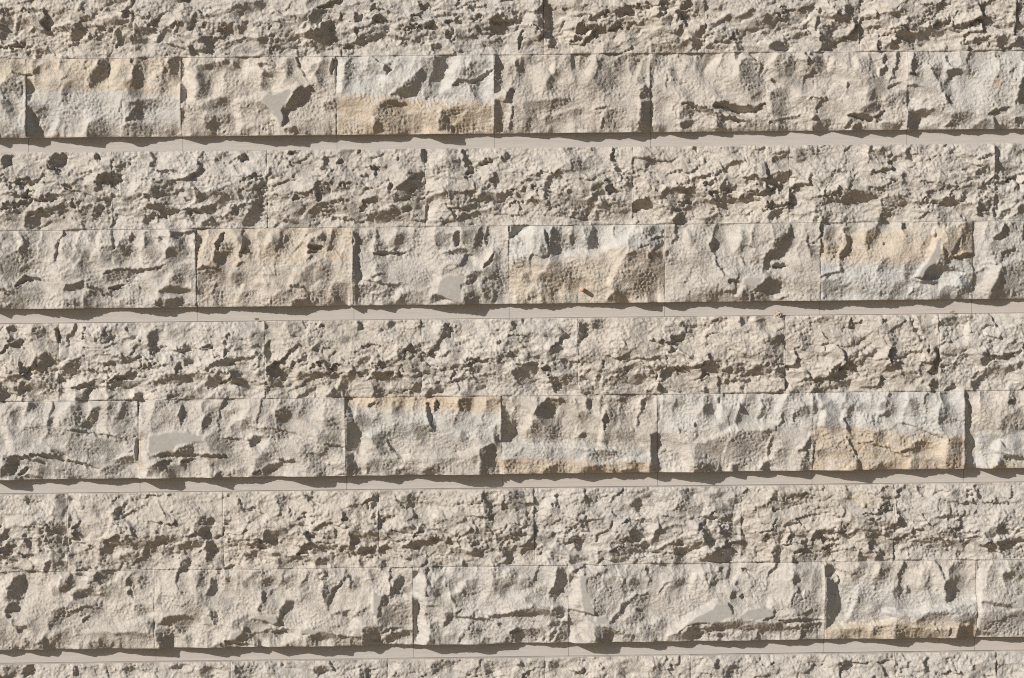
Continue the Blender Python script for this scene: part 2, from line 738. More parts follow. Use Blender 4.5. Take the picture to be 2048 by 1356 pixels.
m 60 1900,710 1910,700
m 60 1870,660 1880,670
D 1850,950 1860,890 1890,830 1910,770 1930,770 1950,800 1910,880 1900,940
b 60 1800,900 1860,820
M 1910,860 1960,740 2048,740 2048,940 1920,950
@G
D 40,110 70,90 100,100 60,130
D 60,170 90,150 120,180 110,215 70,205
m 60 210,110 240,130
d 24 330,110 340,180
D 230,340 240,280 270,250 300,270 290,340 250,360
d 30 110,310 140,340 130,380
D 30,400 60,370 110,380 160,400 80,415
D 90,450 110,430 190,415 170,460 130,520 100,480
m 80 180,470 200,510
D 0,450 30,440 40,500 10,540 0,540
m 100 270,450 300,420
d 22 210,380 300,380
m 50 200,330 210,340
D 343,370 360,400 355,430 380,465 350,500 343,490
b 40 420,240 470,190 480,120
d 20 490,100 490,170
m 50 600,110 600,160
d 20 600,150 620,110
d 16 740,100 740,130
m 60 900,130 890,170
m 60 400,330 440,300
b 40 380,430 480,400
d 12 500,380 490,330
D 580,325 610,295 700,285 830,260 820,280 780,310 700,310 620,320
d 22 870,240 920,230
D 1010,240 1060,210 1120,200 1080,235
d 20 1200,215 1240,215
d 18 850,290 900,290
d 24 840,340 900,320
D 1060,270 1100,290 1150,280 1140,305 1090,300
b 60 1080,340 1180,330 1300,290
d 20 1250,265 1300,265
D 1200,350 1240,310 1290,285 1330,285 1470,270 1440,290 1340,305 1260,340
D 1470,270 1530,240 1540,280 1500,290
D 1190,440 1230,400 1290,370 1290,420 1260,450 1220,450
D 1360,430 1350,370 1380,330 1400,380 1430,420 1410,440
d 30 1290,420 1340,400
D 860,440 920,400 980,375 1040,370 1130,375 1110,410 1060,430 960,430 900,440
d 16 960,350 970,370
d 16 520,350 560,370 650,360
d 24 430,455 500,445 560,410
d 30 680,410 740,385
d 22 600,420 690,400
m 90 640,450 700,430
D 780,520 790,495 830,490 820,520
b 20 620,500 600,470
b 20 770,500 760,460
m 60 470,520 480,520
m 60 1420,480 1450,450
m 60 1000,490 1150,490
m 60 1380,180 1390,190
m 90 1500,160 1520,220
D 1550,70 1565,90 1555,120
D 1552,200 1580,230 1590,260 1575,310 1552,310
D 1552,420 1590,460 1570,490 1552,495
m 50 1700,100 1720,130
d 20 1880,90 1900,100
m 60 1840,200 1850,210
d 20 1750,290 1810,265
d 24 1700,330 1740,310
d 20 1690,350 1690,370
d 24 1920,330 1980,315
m 60 1580,360 1640,350
m 90 1780,390 1860,340
d 24 1810,340 1870,320
D 1730,520 1750,490 1810,455 1830,470 1780,510
m 60 1640,450 1600,420
m 50 1640,520 1650,520
D 1900,510 1940,470 2020,440 2048,480 2048,520
m 60 1920,410 1930,420
M 60,600 100,560 150,560 120,620 70,660
D 470,680 510,630 540,570 590,560 570,620 540,690 500,690
m 90 430,600 450,660
m 90 730,640 700,690
m 50 700,640 730,560
m 40 170,560 200,540
b 30 330,660 350,600
b 40 30,700 60,800
d 14 390,700 480,710 560,725 700,745
m 90 430,760 520,800
D 60,610 40,650 70,590
D 300,810 340,815 380,850 350,855 310,835
d 26 90,850 150,865 240,890 270,905
d 26 180,840 260,850 330,865 370,885
d 18 400,880 480,900 570,925
D 0,980 20,900 30,850 80,850 110,900 70,960 40,985
d 30 110,960 160,930
m 60 250,930 320,950
D 660,890 720,860 780,850 790,900 730,915
m 60 560,780 650,850
m 100 720,720 780,740
m 120 330,680 420,690
D 120,980 150,960 240,975 200,990
m 60 620,950 700,930
b 14 810,560 810,700
b 30 830,780 850,900 830,980
d 20 800,760 800,880
P 865,800 870,735 960,715 1000,705 1100,715 1190,740 1190,770 1100,775 1050,790 1000,820 930,830 870,850
d 14 1065,550 1065,600 1060,670
m 40 1190,660 1250,580
m 40 1320,610 1370,590
m 60 1380,680 1450,660
D 870,850 940,830 1020,825 1080,790 1130,780 1130,830 1180,850 1100,860 980,855 890,870
d 24 1180,855 1330,855
D 860,980 870,920 930,880 1010,880 960,930 930,980
m 60 960,960 1060,920
d 20 1060,890 1140,870
m 90 1250,760 1300,790
d 12 1300,750 1400,755
d 12 1480,685 1560,690 1640,705 1740,725
D 1450,760 1480,740 1540,740 1500,790 1460,800
m 60 1240,880 1300,900
D 1255,980 1270,950 1300,945 1310,980
m 60 1360,970 1410,960
M 1480,960 1500,870 1560,830 1580,900 1530,960
D 1540,930 1580,900 1650,900 1620,925 1560,940
d 20 1480,960 1520,935
d 20 1640,880 1730,885
m 80 1600,640 1680,600
m 60 1730,560 1760,600
m 60 1880,740 1990,790
d 16 1900,790 2015,805
m 100 1840,940 1960,950
d 18 1960,980 2010,960
m 60 1560,700 1650,720
m 40 1920,650 1980,690
b 40 1520,800 1550,780
m 60 1780,820 1840,870
@H
D 110,110 100,70 125,75 130,110
D 285,90 290,65 320,65 315,95 300,105
D 330,270 340,220 410,210 480,190 480,240 400,240 370,290 340,300
m 90 400,270 430,320
d 24 360,330 350,380
D 0,450 0,400 40,380 50,355 110,350 100,390 60,420 50,480 20,500
d 26 120,380 180,360
d 20 210,320 270,310
D 240,400 260,360 290,390 330,400 320,420 270,420
m 60 210,440 250,480
D 190,510 200,440 240,450 260,490 240,510
D 410,500 420,440 470,420 480,440 440,490
m 60 330,490 340,490
m 60 220,380 230,380
D 560,130 590,90 640,75 630,110 660,130 620,170 580,160
d 16 640,140 660,100
D 1000,120 1000,70 1020,70 1010,130
m 60 1080,150 1090,160
m 60 1290,120 1300,130
d 18 940,190 925,170
d 20 960,230 1030,300
d 18 720,290 800,290 900,300
D 720,350 760,330 830,325 830,350 760,360
m 60 590,330 640,330
d 16 590,350 640,340
m 60 900,330 960,320
D 650,410 720,380 800,390 860,370 960,370 960,385 860,390 760,405 700,420
D 1030,350 1060,330 1120,320 1160,360 1150,380 1100,370 1060,400 1020,410 1010,385
D 1215,240 1240,210 1290,210 1300,240 1270,280 1250,330 1210,310
m 60 1300,290 1310,300
D 1215,380 1260,380 1290,410 1270,450 1270,490 1245,460 1230,410
d 14 1280,405 1380,390
m 80 1340,430 1370,400
d 26 1190,340 1230,350
D 500,500 540,460 620,440 640,440 590,480 540,500
D 780,470 820,440 850,430 870,450 850,475
m 60 740,500 780,440
m 40 500,470 510,480
m 50 1210,130 1220,140
m 60 1050,440 1090,420
D 1393,60 1420,80 1450,90 1440,130 1410,180 1393,185
m 60 1500,80 1510,90
m 60 1650,240 1660,250
D 1930,170 1960,140 2010,135 2010,160 1950,180
d 20 1900,190 1970,200
d 16 1990,90 2020,80
m 50 2020,90 2040,110
D 1825,300 1830,260 1850,255 1880,300
D 1805,350 1810,325 1900,330 1950,300 1960,330 2048,340 2000,355 1940,370 1900,400 1860,410 1880,360
D 1590,350 1640,330 1700,325 1670,350 1600,380
d 26 1920,230 1960,240
d 24 1500,420 1530,390
m 100 1590,410 1640,390
m 60 1430,270 1440,280
m 60 1440,460 1480,470
m 60 1700,420 1740,400
D 1850,470 1860,420 1900,430 1890,480
m 60 1640,490 1790,490
D 38,555 60,570 80,620 105,680 110,750 125,800 115,830 38,835
D 38,840 70,850 85,900 110,930 105,975 38,975
d 20 180,560 200,540
m 40 320,550 330,555
d 26 515,550 520,600 535,680
m 50 480,740 520,680
m 60 120,640 160,660
b 50 140,740 160,790
b 30 120,760 130,900 150,860
m 70 220,760 250,740
d 14 270,760 300,800 345,855
m 60 440,690 450,700
d 30 570,540 560,580
m 70 720,550 730,560
m 60 880,550 930,540
b 18 360,860 500,850 700,840 830,800 900,790
D 820,820 840,800 880,785 910,790 915,900 925,970 810,970 825,880
m 60 920,700 930,760
m 40 800,860 790,880
M 160,970 160,900 200,870 340,870 330,930
D 150,970 155,910 175,940 170,970
D 320,970 330,935 370,930 360,970
m 40 500,950 540,930
m 50 720,740 730,750
D 948,560 970,590 1010,620 1040,670 1020,690 1025,730 990,770 948,770
D 1135,600 1150,570 1200,530 1215,510 1300,520 1310,540 1260,600 1220,630 1180,640 1150,620
m 130 1150,700 1230,690
b 30 1090,690 1120,600
D 1440,560 1445,520 1465,520 1470,570 1450,590
m 60 1430,620 1440,620
D 1380,750 1420,720 1440,715 1420,750
M 1535,700 1545,600 1570,520 1640,520 1650,600 1600,690 1560,780 1530,780
d 30 1560,600 1550,690
b 20 1555,560 1530,690 1520,780
D 1760,530 1785,520 1790,580 1770,600 1750,670 1735,670 1750,620 1770,580
m 60 1630,720 1700,750
m 60 1480,830 1560,830
b 14 950,780 1100,790 1400,790 1600,810
D 1820,720 1865,720 1865,800 1855,880 1835,970 1815,970 1820,860 1825,780
b 14 1660,870 1760,860 1815,830
M 1400,960 1420,920 1500,905 1600,900 1640,940 1600,965
M 1190,965 1200,930 1260,900 1270,960
m 60 980,900 990,910
m 40 1690,950 1700,950
D 1862,510 1875,550 1868,640 1862,640
d 10 1980,690 2015,715
m 30 1900,545 1905,545
@I
D 380,120 390,95 410,110 400,150
m 60 250,120 260,120
d 20 220,140 260,110
m 60 500,120 510,120
D 520,240 550,210 640,205 640,270 600,300 560,260
m 130 560,330 600,300
d 14 290,270 330,250
d 26 100,330 130,340
D 585,430 600,410 652,400 652,470 620,460
d 14 440,405 500,430 580,440
D 290,420 310,390 345,400 330,455 300,450
d 30 0,400 50,410
m 90 180,430 200,400
d 40 150,460 200,440
D 380,520 390,480 430,470 450,510
D 175,540 190,500 210,510 205,545
m 60 340,370 380,390
d 22 1035,150 1040,110
d 20 1230,110 1240,130
d 18 880,190 900,230
m 30 850,120 870,110
d 14 1380,100 1420,180 1440,250
b 18 1400,100 1430,180
m 60 760,230 780,260
D 1005,400 1010,340 1060,290 1100,270 1090,310 1050,350 1010,400
D 1080,340 1110,320 1160,290 1200,270 1190,300 1120,350 1080,380 1060,420 1030,430 1040,380
b 60 1200,340 1250,290
D 1235,390 1270,350 1290,310 1350,310 1470,270 1440,295 1360,320 1310,350 1270,385
D 910,450 920,400 970,380 980,440 1000,440 930,490 905,490
D 800,545 820,520 900,500 1000,460 1040,470 1040,510 1000,530 940,520 880,530
m 90 860,480 900,470
d 10 720,470 760,460 820,465
m 60 700,530 710,530
M 1480,350 1490,270 1540,260 1540,330 1520,370
d 30 1490,420 1540,400
D 1500,540 1510,460 1540,480 1530,540
d 16 1340,410 1350,460
m 60 1400,150 1410,160
m 60 1380,440 1390,450
D 1550,100 1555,150 1548,200
m 60 1590,130 1630,120
b 18 1700,260 1720,120
m 60 1590,310 1650,300
D 1555,400 1560,370 1590,370 1575,415
D 1695,330 1710,310 1725,340
D 1780,340 1860,330 1950,310 2000,290 1960,330 1880,340 1830,375 1800,380
D 1740,510 1750,470 1800,440 1840,420 1830,450 1790,500 1760,530
D 1930,420 1960,390 2048,340 2048,370 2000,400 1950,430
m 60 1850,420 1900,410
m 50 1720,110 1730,110
d 20 1590,530 1660,500
m 60 1970,270 2020,270
d 14 120,720 130,740
m 60 200,640 210,650
d 14 265,570 265,600
b 20 255,680 270,600
m 40 270,740 280,740
d 18 395,600 395,650
D 490,690 520,620 545,650 550,700 510,695
m 60 540,620 560,600
d 14 520,570 520,620
d 12 710,640 700,730
m 60 740,660 770,640
b 14 130,820 220,800 320,760 330,740 460,730 600,720
M 130,1005 125,830 230,810 320,765 580,760 560,860 480,960 330,1000
D 125,1010 140,950 200,950 220,1000
D 320,1005 340,965 370,960 370,1000
D 505,1000 520,950 580,940 560,990
d 14 555,920 560,860 580,800
M 740,1000 760,880 815,870 815,1000
D 725,880 770,840 810,780 815,840 780,880
m 60 620,900 630,910
b 60 60,880 80,950
D 817,560 840,600 840,660 817,680
D 817,790 825,860 820,950 817,950
b 26 870,650 860,720
m 120 920,650 930,700
m 30 1060,600 1020,660
M 990,700 1010,650 1040,700 1050,790 1020,810 1000,740
d 14 1000,690 1020,750 1035,790
m 60 1230,620 1270,650
D 1200,690 1220,660 1260,640 1260,670
m 60 1180,690 1190,690
m 40 1390,600 1400,610
m 50 1100,630 1110,630
d 10 1325,720 1400,740 1480,770 1570,800
D 1540,740 1545,650 1560,590 1575,640 1580,700
m 60 1600,640 1620,690
m 60 1560,560 1570,570
d 12 1080,835 1160,840 1250,870 1330,910 1380,915
d 13 1010,810 1060,880 1085,930
D 1070,1000 1068,930 1085,925 1115,1000
m 40 850,890 860,900
D 1195,1000 1200,950 1220,940 1220,1000
m 60 1240,980 1250,980
d 16 1330,890 1390,870
m 60 1390,880 1440,850
M 1370,990 1400,920 1500,930 1520,990
b 30 1550,900 1570,950 1580,830
m 130 1640,860 1640,930
m 60 1190,800 1200,800
D 1707,580 1725,620 1735,700 1740,780 1760,850 1745,900 1770,985 1707,985
M 1900,740 1930,680 2048,620 2048,740 1940,790
d 24 1960,600 1990,580
b 40 1770,830 1790,950
b 60 1890,860 1900,840
P 1905,820 1950,870 1930,890 1895,885
D 1890,890 1950,900 2048,920 2048,940 1960,925
M 1870,985 1890,920 1950,930 1940,960
b 20 1860,970 1880,930
@J
m 40 160,110 165,115
m 60 350,110 360,120
D 130,340 140,300 165,290 160,340 185,400 160,380
D 220,340 230,290 270,240 300,270 290,330 260,380 230,390
m 120 330,300 350,360
D 0,430 0,390 60,375 120,370 70,400 20,430
d 20 110,435 190,445
d 20 230,400 270,420
D 260,530 265,480 300,470 290,510 280,530
m 90 340,460 350,500
m 60 70,470 80,480
m 40 180,250 190,250
m 60 340,190 350,200
D 395,90 420,120 400,140
D 398,190 420,230 425,280 405,290
D 398,400 450,440 430,460 400,470
b 30 440,120 460,170
D 650,210 670,180 720,150 740,110 750,140 720,190 690,220
D 670,215 700,250 745,290 740,320 710,300 700,260
m 40 550,170 560,180
d 12 930,130 980,210
d 16 980,95 1000,90
d 12 1165,160 1170,210
D 1140,290 1145,240 1190,215 1250,215 1240,270 1200,350 1180,350 1170,300
D 600,350 640,340 700,350 830,330 930,320 1040,320 1040,335 950,370 880,410 800,410 740,400 680,390 640,370
D 575,450 590,380 640,350 660,400 680,420 620,430 600,460
D 1035,430 1050,380 1100,360 1180,350 1180,380 1130,400 1080,430
D 1065,330 1075,280 1100,290 1090,330
d 20 530,380 550,400
D 1040,530 1060,470 1100,450 1110,500 1090,530
D 1205,440 1210,380 1240,350 1250,400 1290,395 1250,420 1240,500 1220,480
m 60 1270,470 1290,510
m 60 720,460 800,470
m 90 860,430 820,480
m 60 600,480 640,500
m 60 460,510 470,510
d 20 450,530 540,520
m 50 960,430 970,430
m 60 450,300 460,300
d 16 1400,110 1420,170
d 20 1790,100 1830,110
m 60 1640,120 1650,120
d 14 1690,190 1700,190
d 10 1310,230 1350,235
D 1535,370 1540,330 1590,290 1650,270 1680,300 1740,290 1880,315 1760,320 1690,340 1620,330 1580,370
D 1450,390 1455,370 1550,370 1600,390 1500,400
D 1410,440 1440,410 1530,410 1540,430 1480,460 1430,450
D 1730,380 1800,380 1900,375 2030,385 2000,405 1900,400 1840,420
m 60 1740,440 1750,440
D 1840,500 1860,460 1920,460 1930,490
m 80 1860,430 1950,440
d 20 2010,230 2040,220
m 60 1640,480 1700,460
d 24 1320,520 1370,500
m 60 1620,400 1630,400
m 60 1960,500 1970,500
D 40,640 60,600 100,560 135,560 130,600 100,640 50,660
m 100 70,680 80,620
D 30,770 40,740 60,720 110,740 130,760 90,775
D 80,820 100,850 160,850 150,880 110,890 90,860
d 20 40,790 70,800
d 20 450,550 500,560
D 420,660 480,635 520,630 560,670 600,660 560,690 500,680 430,700
m 90 540,640 660,650
m 60 430,740 560,750
d 14 400,770 500,745 580,750
m 90 560,590 620,570
D 735,620 740,580 770,560 770,620
m 50 820,590 830,600
d 24 760,640 770,690
m 60 330,640 340,640
m 60 330,780 400,770
m 60 820,750 830,760
b 14 480,885 640,860 760,830 900,780
m 60 380,600 390,600
D 130,990 140,940 165,920 180,990
D 225,990 230,940 265,905 280,990
M 290,985 300,930 340,880 400,870 400,900 330,950
D 665,900 700,885 780,885 770,905 700,910
d 14 480,830 530,800
M 690,990 700,910 900,880 900,980 780,980
m 60 540,970 550,970
m 60 890,850 900,850
m 60 310,830 320,830
m 50 1160,570 1165,590
d 14 1060,655 1070,655
D 1205,670 1220,640 1240,580 1260,590 1280,660 1230,675
m 40 1320,570 1330,580
m 60 1450,600 1500,560
m 50 1500,620 1510,620
m 60 1560,590 1570,590
M 1640,600 1700,550 1740,560 1700,640
m 60 1880,560 1890,560
M 1880,670 1900,600 1950,560 1960,600 1920,700 1890,710
D 1530,660 1555,660 1560,690 1530,720 1520,770 1515,740 1530,700
D 1650,740 1670,700 1710,710 1715,745 1680,770 1650,800 1625,850 1615,845 1640,780
P 1500,785 1560,795 1620,790 1625,830 1600,845 1550,820 1490,810
D 1470,805 1530,815 1590,840 1520,825
D 1225,750 1270,770 1280,830 1260,850 1230,800
P 1180,800 1225,790 1240,850 1190,845
D 920,850 960,800 1010,785 1070,785 1130,810 1060,810 1030,840 980,840
m 70 1060,850 1070,850
P 1340,930 1350,890 1400,875 1430,890 1380,930
D 1380,920 1430,880 1430,850 1460,860 1480,900 1530,950 1540,980 1450,960 1320,940 1380,935
d 20 1320,940 1420,960 1510,975
m 90 1400,850 1440,830
m 60 1560,900 1600,890
d 24 1600,890 1680,880
P 1750,870 1800,860 1865,880 1850,900 1760,895
D 1800,920 1850,890 1920,885 1990,900 2048,930 1960,930 1840,935
D 1930,790 1990,765 2040,760 2030,800 1960,780
b 40 1640,950 1740,910
m 60 1960,960 2030,960
m 60 1820,930 1830,930
D 917,880 940,900 945,930 920,945
m 40 1100,930 1100,940
m 90 950,910 960,910
D 1240,985 1270,950 1300,955 1290,985
D 125,1159 130,1110 160,1080 200,1080 150,1159
D 430,1080 450,1090 450,1130 435,1159
m 90 60,1120 70,1120
D 980,1110 1010,1085 1100,1080 1060,1100
D 1830,1130 1850,1090 1890,1080 1880,1130
m 60 740,1100 750,1100
m 60 1400,1110 1410,1110
d 24 1640,1090 1645,1090
m 60 1200,1120 1210,1120
@K
m 30 130,150 135,160
m 60 80,130 90,130
m 40 190,90 195,100
d 14 215,180 200,230
D 50,410 60,350 80,270 110,270 130,320 190,275 215,280 200,320 150,340 110,350 90,390
D 110,400 130,380 185,390 190,420 120,430
m 60 170,350 200,300
d 16 40,430 130,440
d 14 120,455 220,445
D 100,470 130,470 135,515 110,500
d 14 230,180 230,280
D 228,370 240,400 235,440 228,440
D 0,400 20,370 30,390 10,420
d 18 330,90 350,130 380,160
D 370,150 400,120 420,150 410,180
m 60 400,110 410,110
d 14 440,190 450,220
b 60 540,190 660,180
b 40 260,270 270,260
d 20 430,340 460,290 500,270
D 375,400 400,370 440,360 470,370 420,400
D 460,370 500,330 560,325 540,350 500,380 470,375
D 670,330 680,285 700,300 695,330
d 12 680,240 760,235
d 24 960,100 970,180
m 120 1020,120 1080,180
D 910,315 960,310 1010,260 1040,245 1060,270 1090,320 1040,345 980,340 940,370 930,340
D 920,370 960,370 980,400 1000,440 980,500 960,490 960,430 930,400
D 1065,410 1080,380 1150,365 1130,400 1100,435 1075,430
D 720,420 780,410 830,380 820,430 790,460 770,430
m 90 760,340 860,290
m 60 600,400 610,400
m 60 450,440 460,440
D 720,500 720,470 750,470 745,505
m 60 560,500 570,500
m 60 850,100 870,150
d 10 1140,100 1140,210
m 60 620,360 630,360
m 60 660,420 670,420
m 60 920,480 930,480
D 235,520 240,490 270,500 260,520
b 50 1200,150 1240,120
d 22 1260,150 1275,90
m 60 1440,120 1480,90
D 1390,230 1420,215 1450,220 1460,245 1420,270 1390,250
D 1355,310 1370,285 1400,290 1390,320
D 1350,370 1350,340 1400,320 1430,330 1420,380 1400,410 1370,400
d 16 1390,250 1360,290
d 20 1270,380 1300,370
D 1700,120 1730,110 1770,150 1750,180 1725,175
m 60 1780,80 1790,80
D 1685,300 1700,290 1720,320 1695,340
D 1720,360 1790,355 1790,390 1760,400 1740,380
d 10 1650,350 1720,350
d 14 1730,240 1800,230
d 18 1580,420 1650,390
m 60 1760,420 1770,420
d 12 1800,415 1900,430 2040,425
D 1330,470 1350,440 1440,450 1420,490 1350,490
m 60 1540,430 1550,430
D 1530,510 1540,490 1560,500 1560,515
m 90 1620,450 1700,440
m 60 1960,390 1970,390
D 1870,500 1880,470 1900,500
m 60 1250,430 1260,430
m 60 1220,240 1230,240
m 60 2000,150 2010,150
d 20 60,560 60,590
m 60 80,600 90,600
D 290,670 300,620 320,590 350,550 370,560 365,620 320,660 300,680
P 190,660 245,670 240,700 225,750 220,790 190,780
D 225,760 240,680 260,665 290,680 290,710 260,750 240,740 240,790 215,810 220,770
m 150 330,790 300,830
m 60 330,640 340,640
b 26 380,680 420,670
D 15,790 20,770 45,770 40,800
b 60 70,850 100,830
P 60,905 110,870 130,880 120,910 90,915
D 130,870 160,850 240,850 250,880 230,920 200,940 140,940 100,930 130,900
d 14 0,905 60,925
d 16 240,895 300,875 420,870
D 250,930 300,890 340,890 425,875 425,920 360,920 300,960 280,940
d 14 260,970 380,970
m 60 140,960 220,960
D 427,530 460,535 440,570 427,580
D 427,680 450,700 455,760 445,850 455,890 430,960 427,960
b 70 470,570 460,640 470,720 460,800 490,880 470,950
d 10 525,560 515,620 505,680
m 60 560,640 600,620
m 30 560,600 600,560
M 660,680 700,620 730,590 800,580 780,700 690,760
d 12 650,680 680,720
b 20 680,650 720,600
m 60 1000,560 1010,560
m 90 940,620 950,630
m 60 1080,600 1090,600
D 1225,690 1235,630 1260,600 1290,640 1270,660 1280,695
m 90 1300,560 1310,570
b 40 1100,650 1040,690
m 60 1180,640 1190,640
D 1240,780 1250,740 1300,740 1330,770 1310,800 1270,790
d 10 500,730 580,740
D 605,770 640,770 700,790 800,800 880,820 890,830 800,815 720,805 660,805 620,845 600,850 630,800
d 14 680,780 710,760
D 860,790 960,780 1040,760 1130,730 1190,750 1240,780 1300,810 1260,810 1180,790 1100,795 1000,795 900,805
m 90 540,880 560,930
D 515,970 520,900 560,940 550,970
d 24 1000,890 1080,870
m 80 1040,900 1050,900
D 830,965 840,925 880,920 880,965
m 60 640,930 650,930
D 1215,850 1240,820 1330,830 1330,850 1280,860
D 1220,960 1225,900 1250,880 1270,890 1240,930
m 60 1120,890 1130,890
m 60 780,890 790,890
d 14 920,840 940,850
m 90 1280,900 1290,900
D 1340,540 1360,560 1345,620 1340,660
b 60 1370,600 1390,640 1370,700
P 1398,550 1460,552 1440,600 1450,680 1490,760 1495,790 1420,765 1410,700 1400,630
D 1450,580 1470,555 1540,520 1560,525 1530,570 1480,580
M 1450,600 1480,580 1640,560 1690,620 1640,740 1560,800 1500,760 1460,680
P 1495,790 1560,800 1580,825 1555,845 1490,840
b 24 1400,530 1540,515
d 10 1340,755 1400,765 1480,790
D 1575,840 1600,800 1640,770 1650,720 1700,700 1740,670 1800,660 1740,690 1690,730 1660,780 1610,820
m 90 1740,740 1780,720
d 20 1730,760 1770,770
m 60 1720,600 1730,600
d 14 1870,660 1890,630 1930,600
m 60 1960,600 1970,600
D 1490,860 1520,850 1600,870 1670,905 1620,900 1600,940 1560,960 1495,960
m 60 1700,820 1760,800
b 50 1420,860 1450,930
M 1740,940 1760,850 1830,850 1810,930
b 30 1980,850 2030,820
D 1915,950 1930,910 2000,890 2048,860 2048,930 1960,945
m 60 1690,930 1700,930
m 60 1870,850 1880,850
D 320,1159 320,1120 335,1130
D 1030,1090 1060,1060 1100,1070 1050,1100
m 60 560,1090 620,1080
d 20 1370,1130 1440,1120
m 60 1250,1080 1260,1080
m 60 870,1100 880,1100
d 20 1520,1070 1525,1070
m 60 130,1110 140,1110
m 60 1640,1120 1650,1120
m 60 1860,1110 1870,1110
@L
m 60 60,80 70,80
m 60 110,170 150,160
D 170,310 175,260 200,250 200,290 225,350 205,400 175,390
m 120 280,200 300,270
d 24 210,240 230,190
m 60 240,90 250,90
m 60 350,120 360,120
D 0,430 0,390 60,390 90,410 60,430
D 150,470 200,440 260,390 310,380 350,400 350,470 300,490 230,480
m 60 370,370 380,380
m 60 20,470 30,470
d 30 290,390 360,365
D 397,310 420,330 425,390 405,420 397,470
D 565,130 570,60 610,60 600,110
d 20 580,160 610,170
m 90 660,110 740,110
d 14 800,80 800,120
m 50 780,150 790,150
d 14 820,200 810,170
D 815,310 840,290 860,310 850,350 820,340
D 860,300 900,280 960,275 910,300
d 16 940,310 1000,300
d 14 1000,270 1020,250
d 20 650,270 700,240
D 585,480 590,360 610,340 630,400 610,480
d 24 640,370 720,370 830,380
d 20 870,350 960,350
d 24 880,400 960,380
D 870,460 880,420 910,410 920,450
m 90 780,420 840,440
m 60 670,440 680,440
D 690,485 700,450 720,470 720,490
D 1090,280 1110,240 1160,210 1190,230 1200,300 1180,370 1160,420 1140,400 1140,330 1100,290
D 1080,480 1080,400 1110,420 1130,460 1130,480
d 24 1100,200 1200,190 1260,170
d 24 1210,160 1270,140
D 1180,470 1190,420 1230,400 1240,440 1220,470
m 120 1230,290 1250,350
m 60 1030,420 1040,420
m 60 1000,110 1010,110
m 60 1240,110 1250,110
D 1300,190 1310,160 1345,170 1330,200
D 1425,90 1430,40 1450,50 1455,90
m 60 1640,90 1650,90
D 1525,215 1560,210 1640,190 1680,200 1620,225 1560,225
d 20 1290,350 1360,320
D 1310,440 1350,400 1420,360 1500,325 1570,335 1580,350 1500,375 1400,400 1360,420
D 1380,360 1390,330 1420,320 1410,350
d 12 1600,260 1620,320
d 20 1640,330 1720,335
d 12 1700,300 1800,310
D 1820,320 1840,290 1940,250 1920,300 1880,320 1830,350
D 1840,430 1820,370 1850,350 1890,370 1870,420
D 1900,370 1950,340 2048,330 2048,350 1980,360 1940,400 1900,400
D 1655,440 1660,390 1680,420 1670,445
d 12 1810,130 1920,130 1990,140
D 1760,90 1755,30 1780,60 1790,110
m 60 1940,420 1950,420
m 60 2010,420 2020,420
m 60 1600,370 1610,370
m 30 110,600 115,590
b 20 100,620 120,560
D 260,540 270,510 300,510 280,535
d 24 400,520 430,540
m 60 200,560 210,560
D 330,690 340,650 370,650 360,690
d 22 390,680 410,680
d 10 370,620 370,590
b 30 300,640 260,640
b 24 60,810 140,760 240,710
P 20,890 80,820 130,790 220,745 240,720 310,710 340,770 330,800 250,830 150,830 60,850
P 380,790 430,750 500,735 585,755 580,790 480,810 400,815
b 20 560,690 550,730
d 20 520,820 580,790
b 30 610,780 690,760
m 150 740,740 800,780
m 60 790,670 800,670
D 690,580 700,540 740,550 730,590 700,600
m 90 790,560 830,600
D 710,655 720,620 740,655
d 14 690,720 700,660
D 50,900 80,860 150,850 140,880 170,900 120,920
D 150,870 250,825 330,820 400,810 480,830 460,850 400,880 300,870 200,880
D 240,900 300,890 330,930 260,920
D 370,870 500,830 600,840 680,850 700,880 600,890 520,900 480,870 420,890
d 24 620,825 760,820 880,825
D 650,860 740,850 760,830 880,835 870,850 780,860 700,870
m 90 560,920 570,920
D 480,935 490,890 520,930
D 740,900 740,870 790,880 760,920 740,940
m 60 810,870 820,870
m 60 640,910 650,910
m 60 400,920 410,920
D 885,500 930,500 940,540 920,580 955,610 970,680 985,720 960,770 950,830 900,870 885,880
b 40 980,520 960,600
d 8 970,520 1020,555
m 60 1060,560 1100,520
M 1160,600 1180,540 1260,500 1220,580 1180,640
b 20 1180,530 1190,500
M 1440,630 1450,590 1470,500 1500,520 1480,620
D 1600,570 1610,520 1640,490 1650,500 1640,560
D 1580,640 1590,590 1620,560 1640,620 1620,700 1590,720
m 90 1660,600 1670,610
d 12 1540,645 1545,645
D 1355,660 1360,625 1380,660
m 60 1310,650 1320,650
m 60 1060,700 1040,780
b 20 1060,680 1020,800
b 18 1230,760 1400,775 1500,740 1560,750 1700,710 1760,700
m 60 1500,790 1560,780
M 1640,800 1700,770 1770,780 1770,880 1660,860
D 1655,920 1665,850 1720,850 1720,920
m 60 1440,800 1450,800
b 16 990,850 1160,850 1290,810
M 970,930 970,870 1100,870 1100,930
M 1290,930 1290,840 1480,870 1480,930
M 1480,930 1500,890 1560,870 1620,880 1600,920
m 60 1180,880 1190,880
d 16 1610,910 1620,860
b 16 1780,510 1790,600 1790,700 1775,860
D 1774,475 1785,500 1778,560
m 60 1950,560 1960,560
D 1800,700 1880,715 1960,730 1990,745 1880,735 1800,720
P 1990,690 2048,670 2048,745 2000,710
M 1790,880 1780,770 1900,760 2048,780 2048,910 1860,910
D 1775,860 1800,880 1860,910 1775,910
D 230,1110 240,1060 270,1050 260,1090
d 20 570,1080 580,1060
D 1300,1090 1300,1030 1320,1090
D 1450,1120 1460,1060 1490,1040 1490,1120
D 1740,1060 1760,1070 1770,1110
d 14 1890,1060 1885,1120
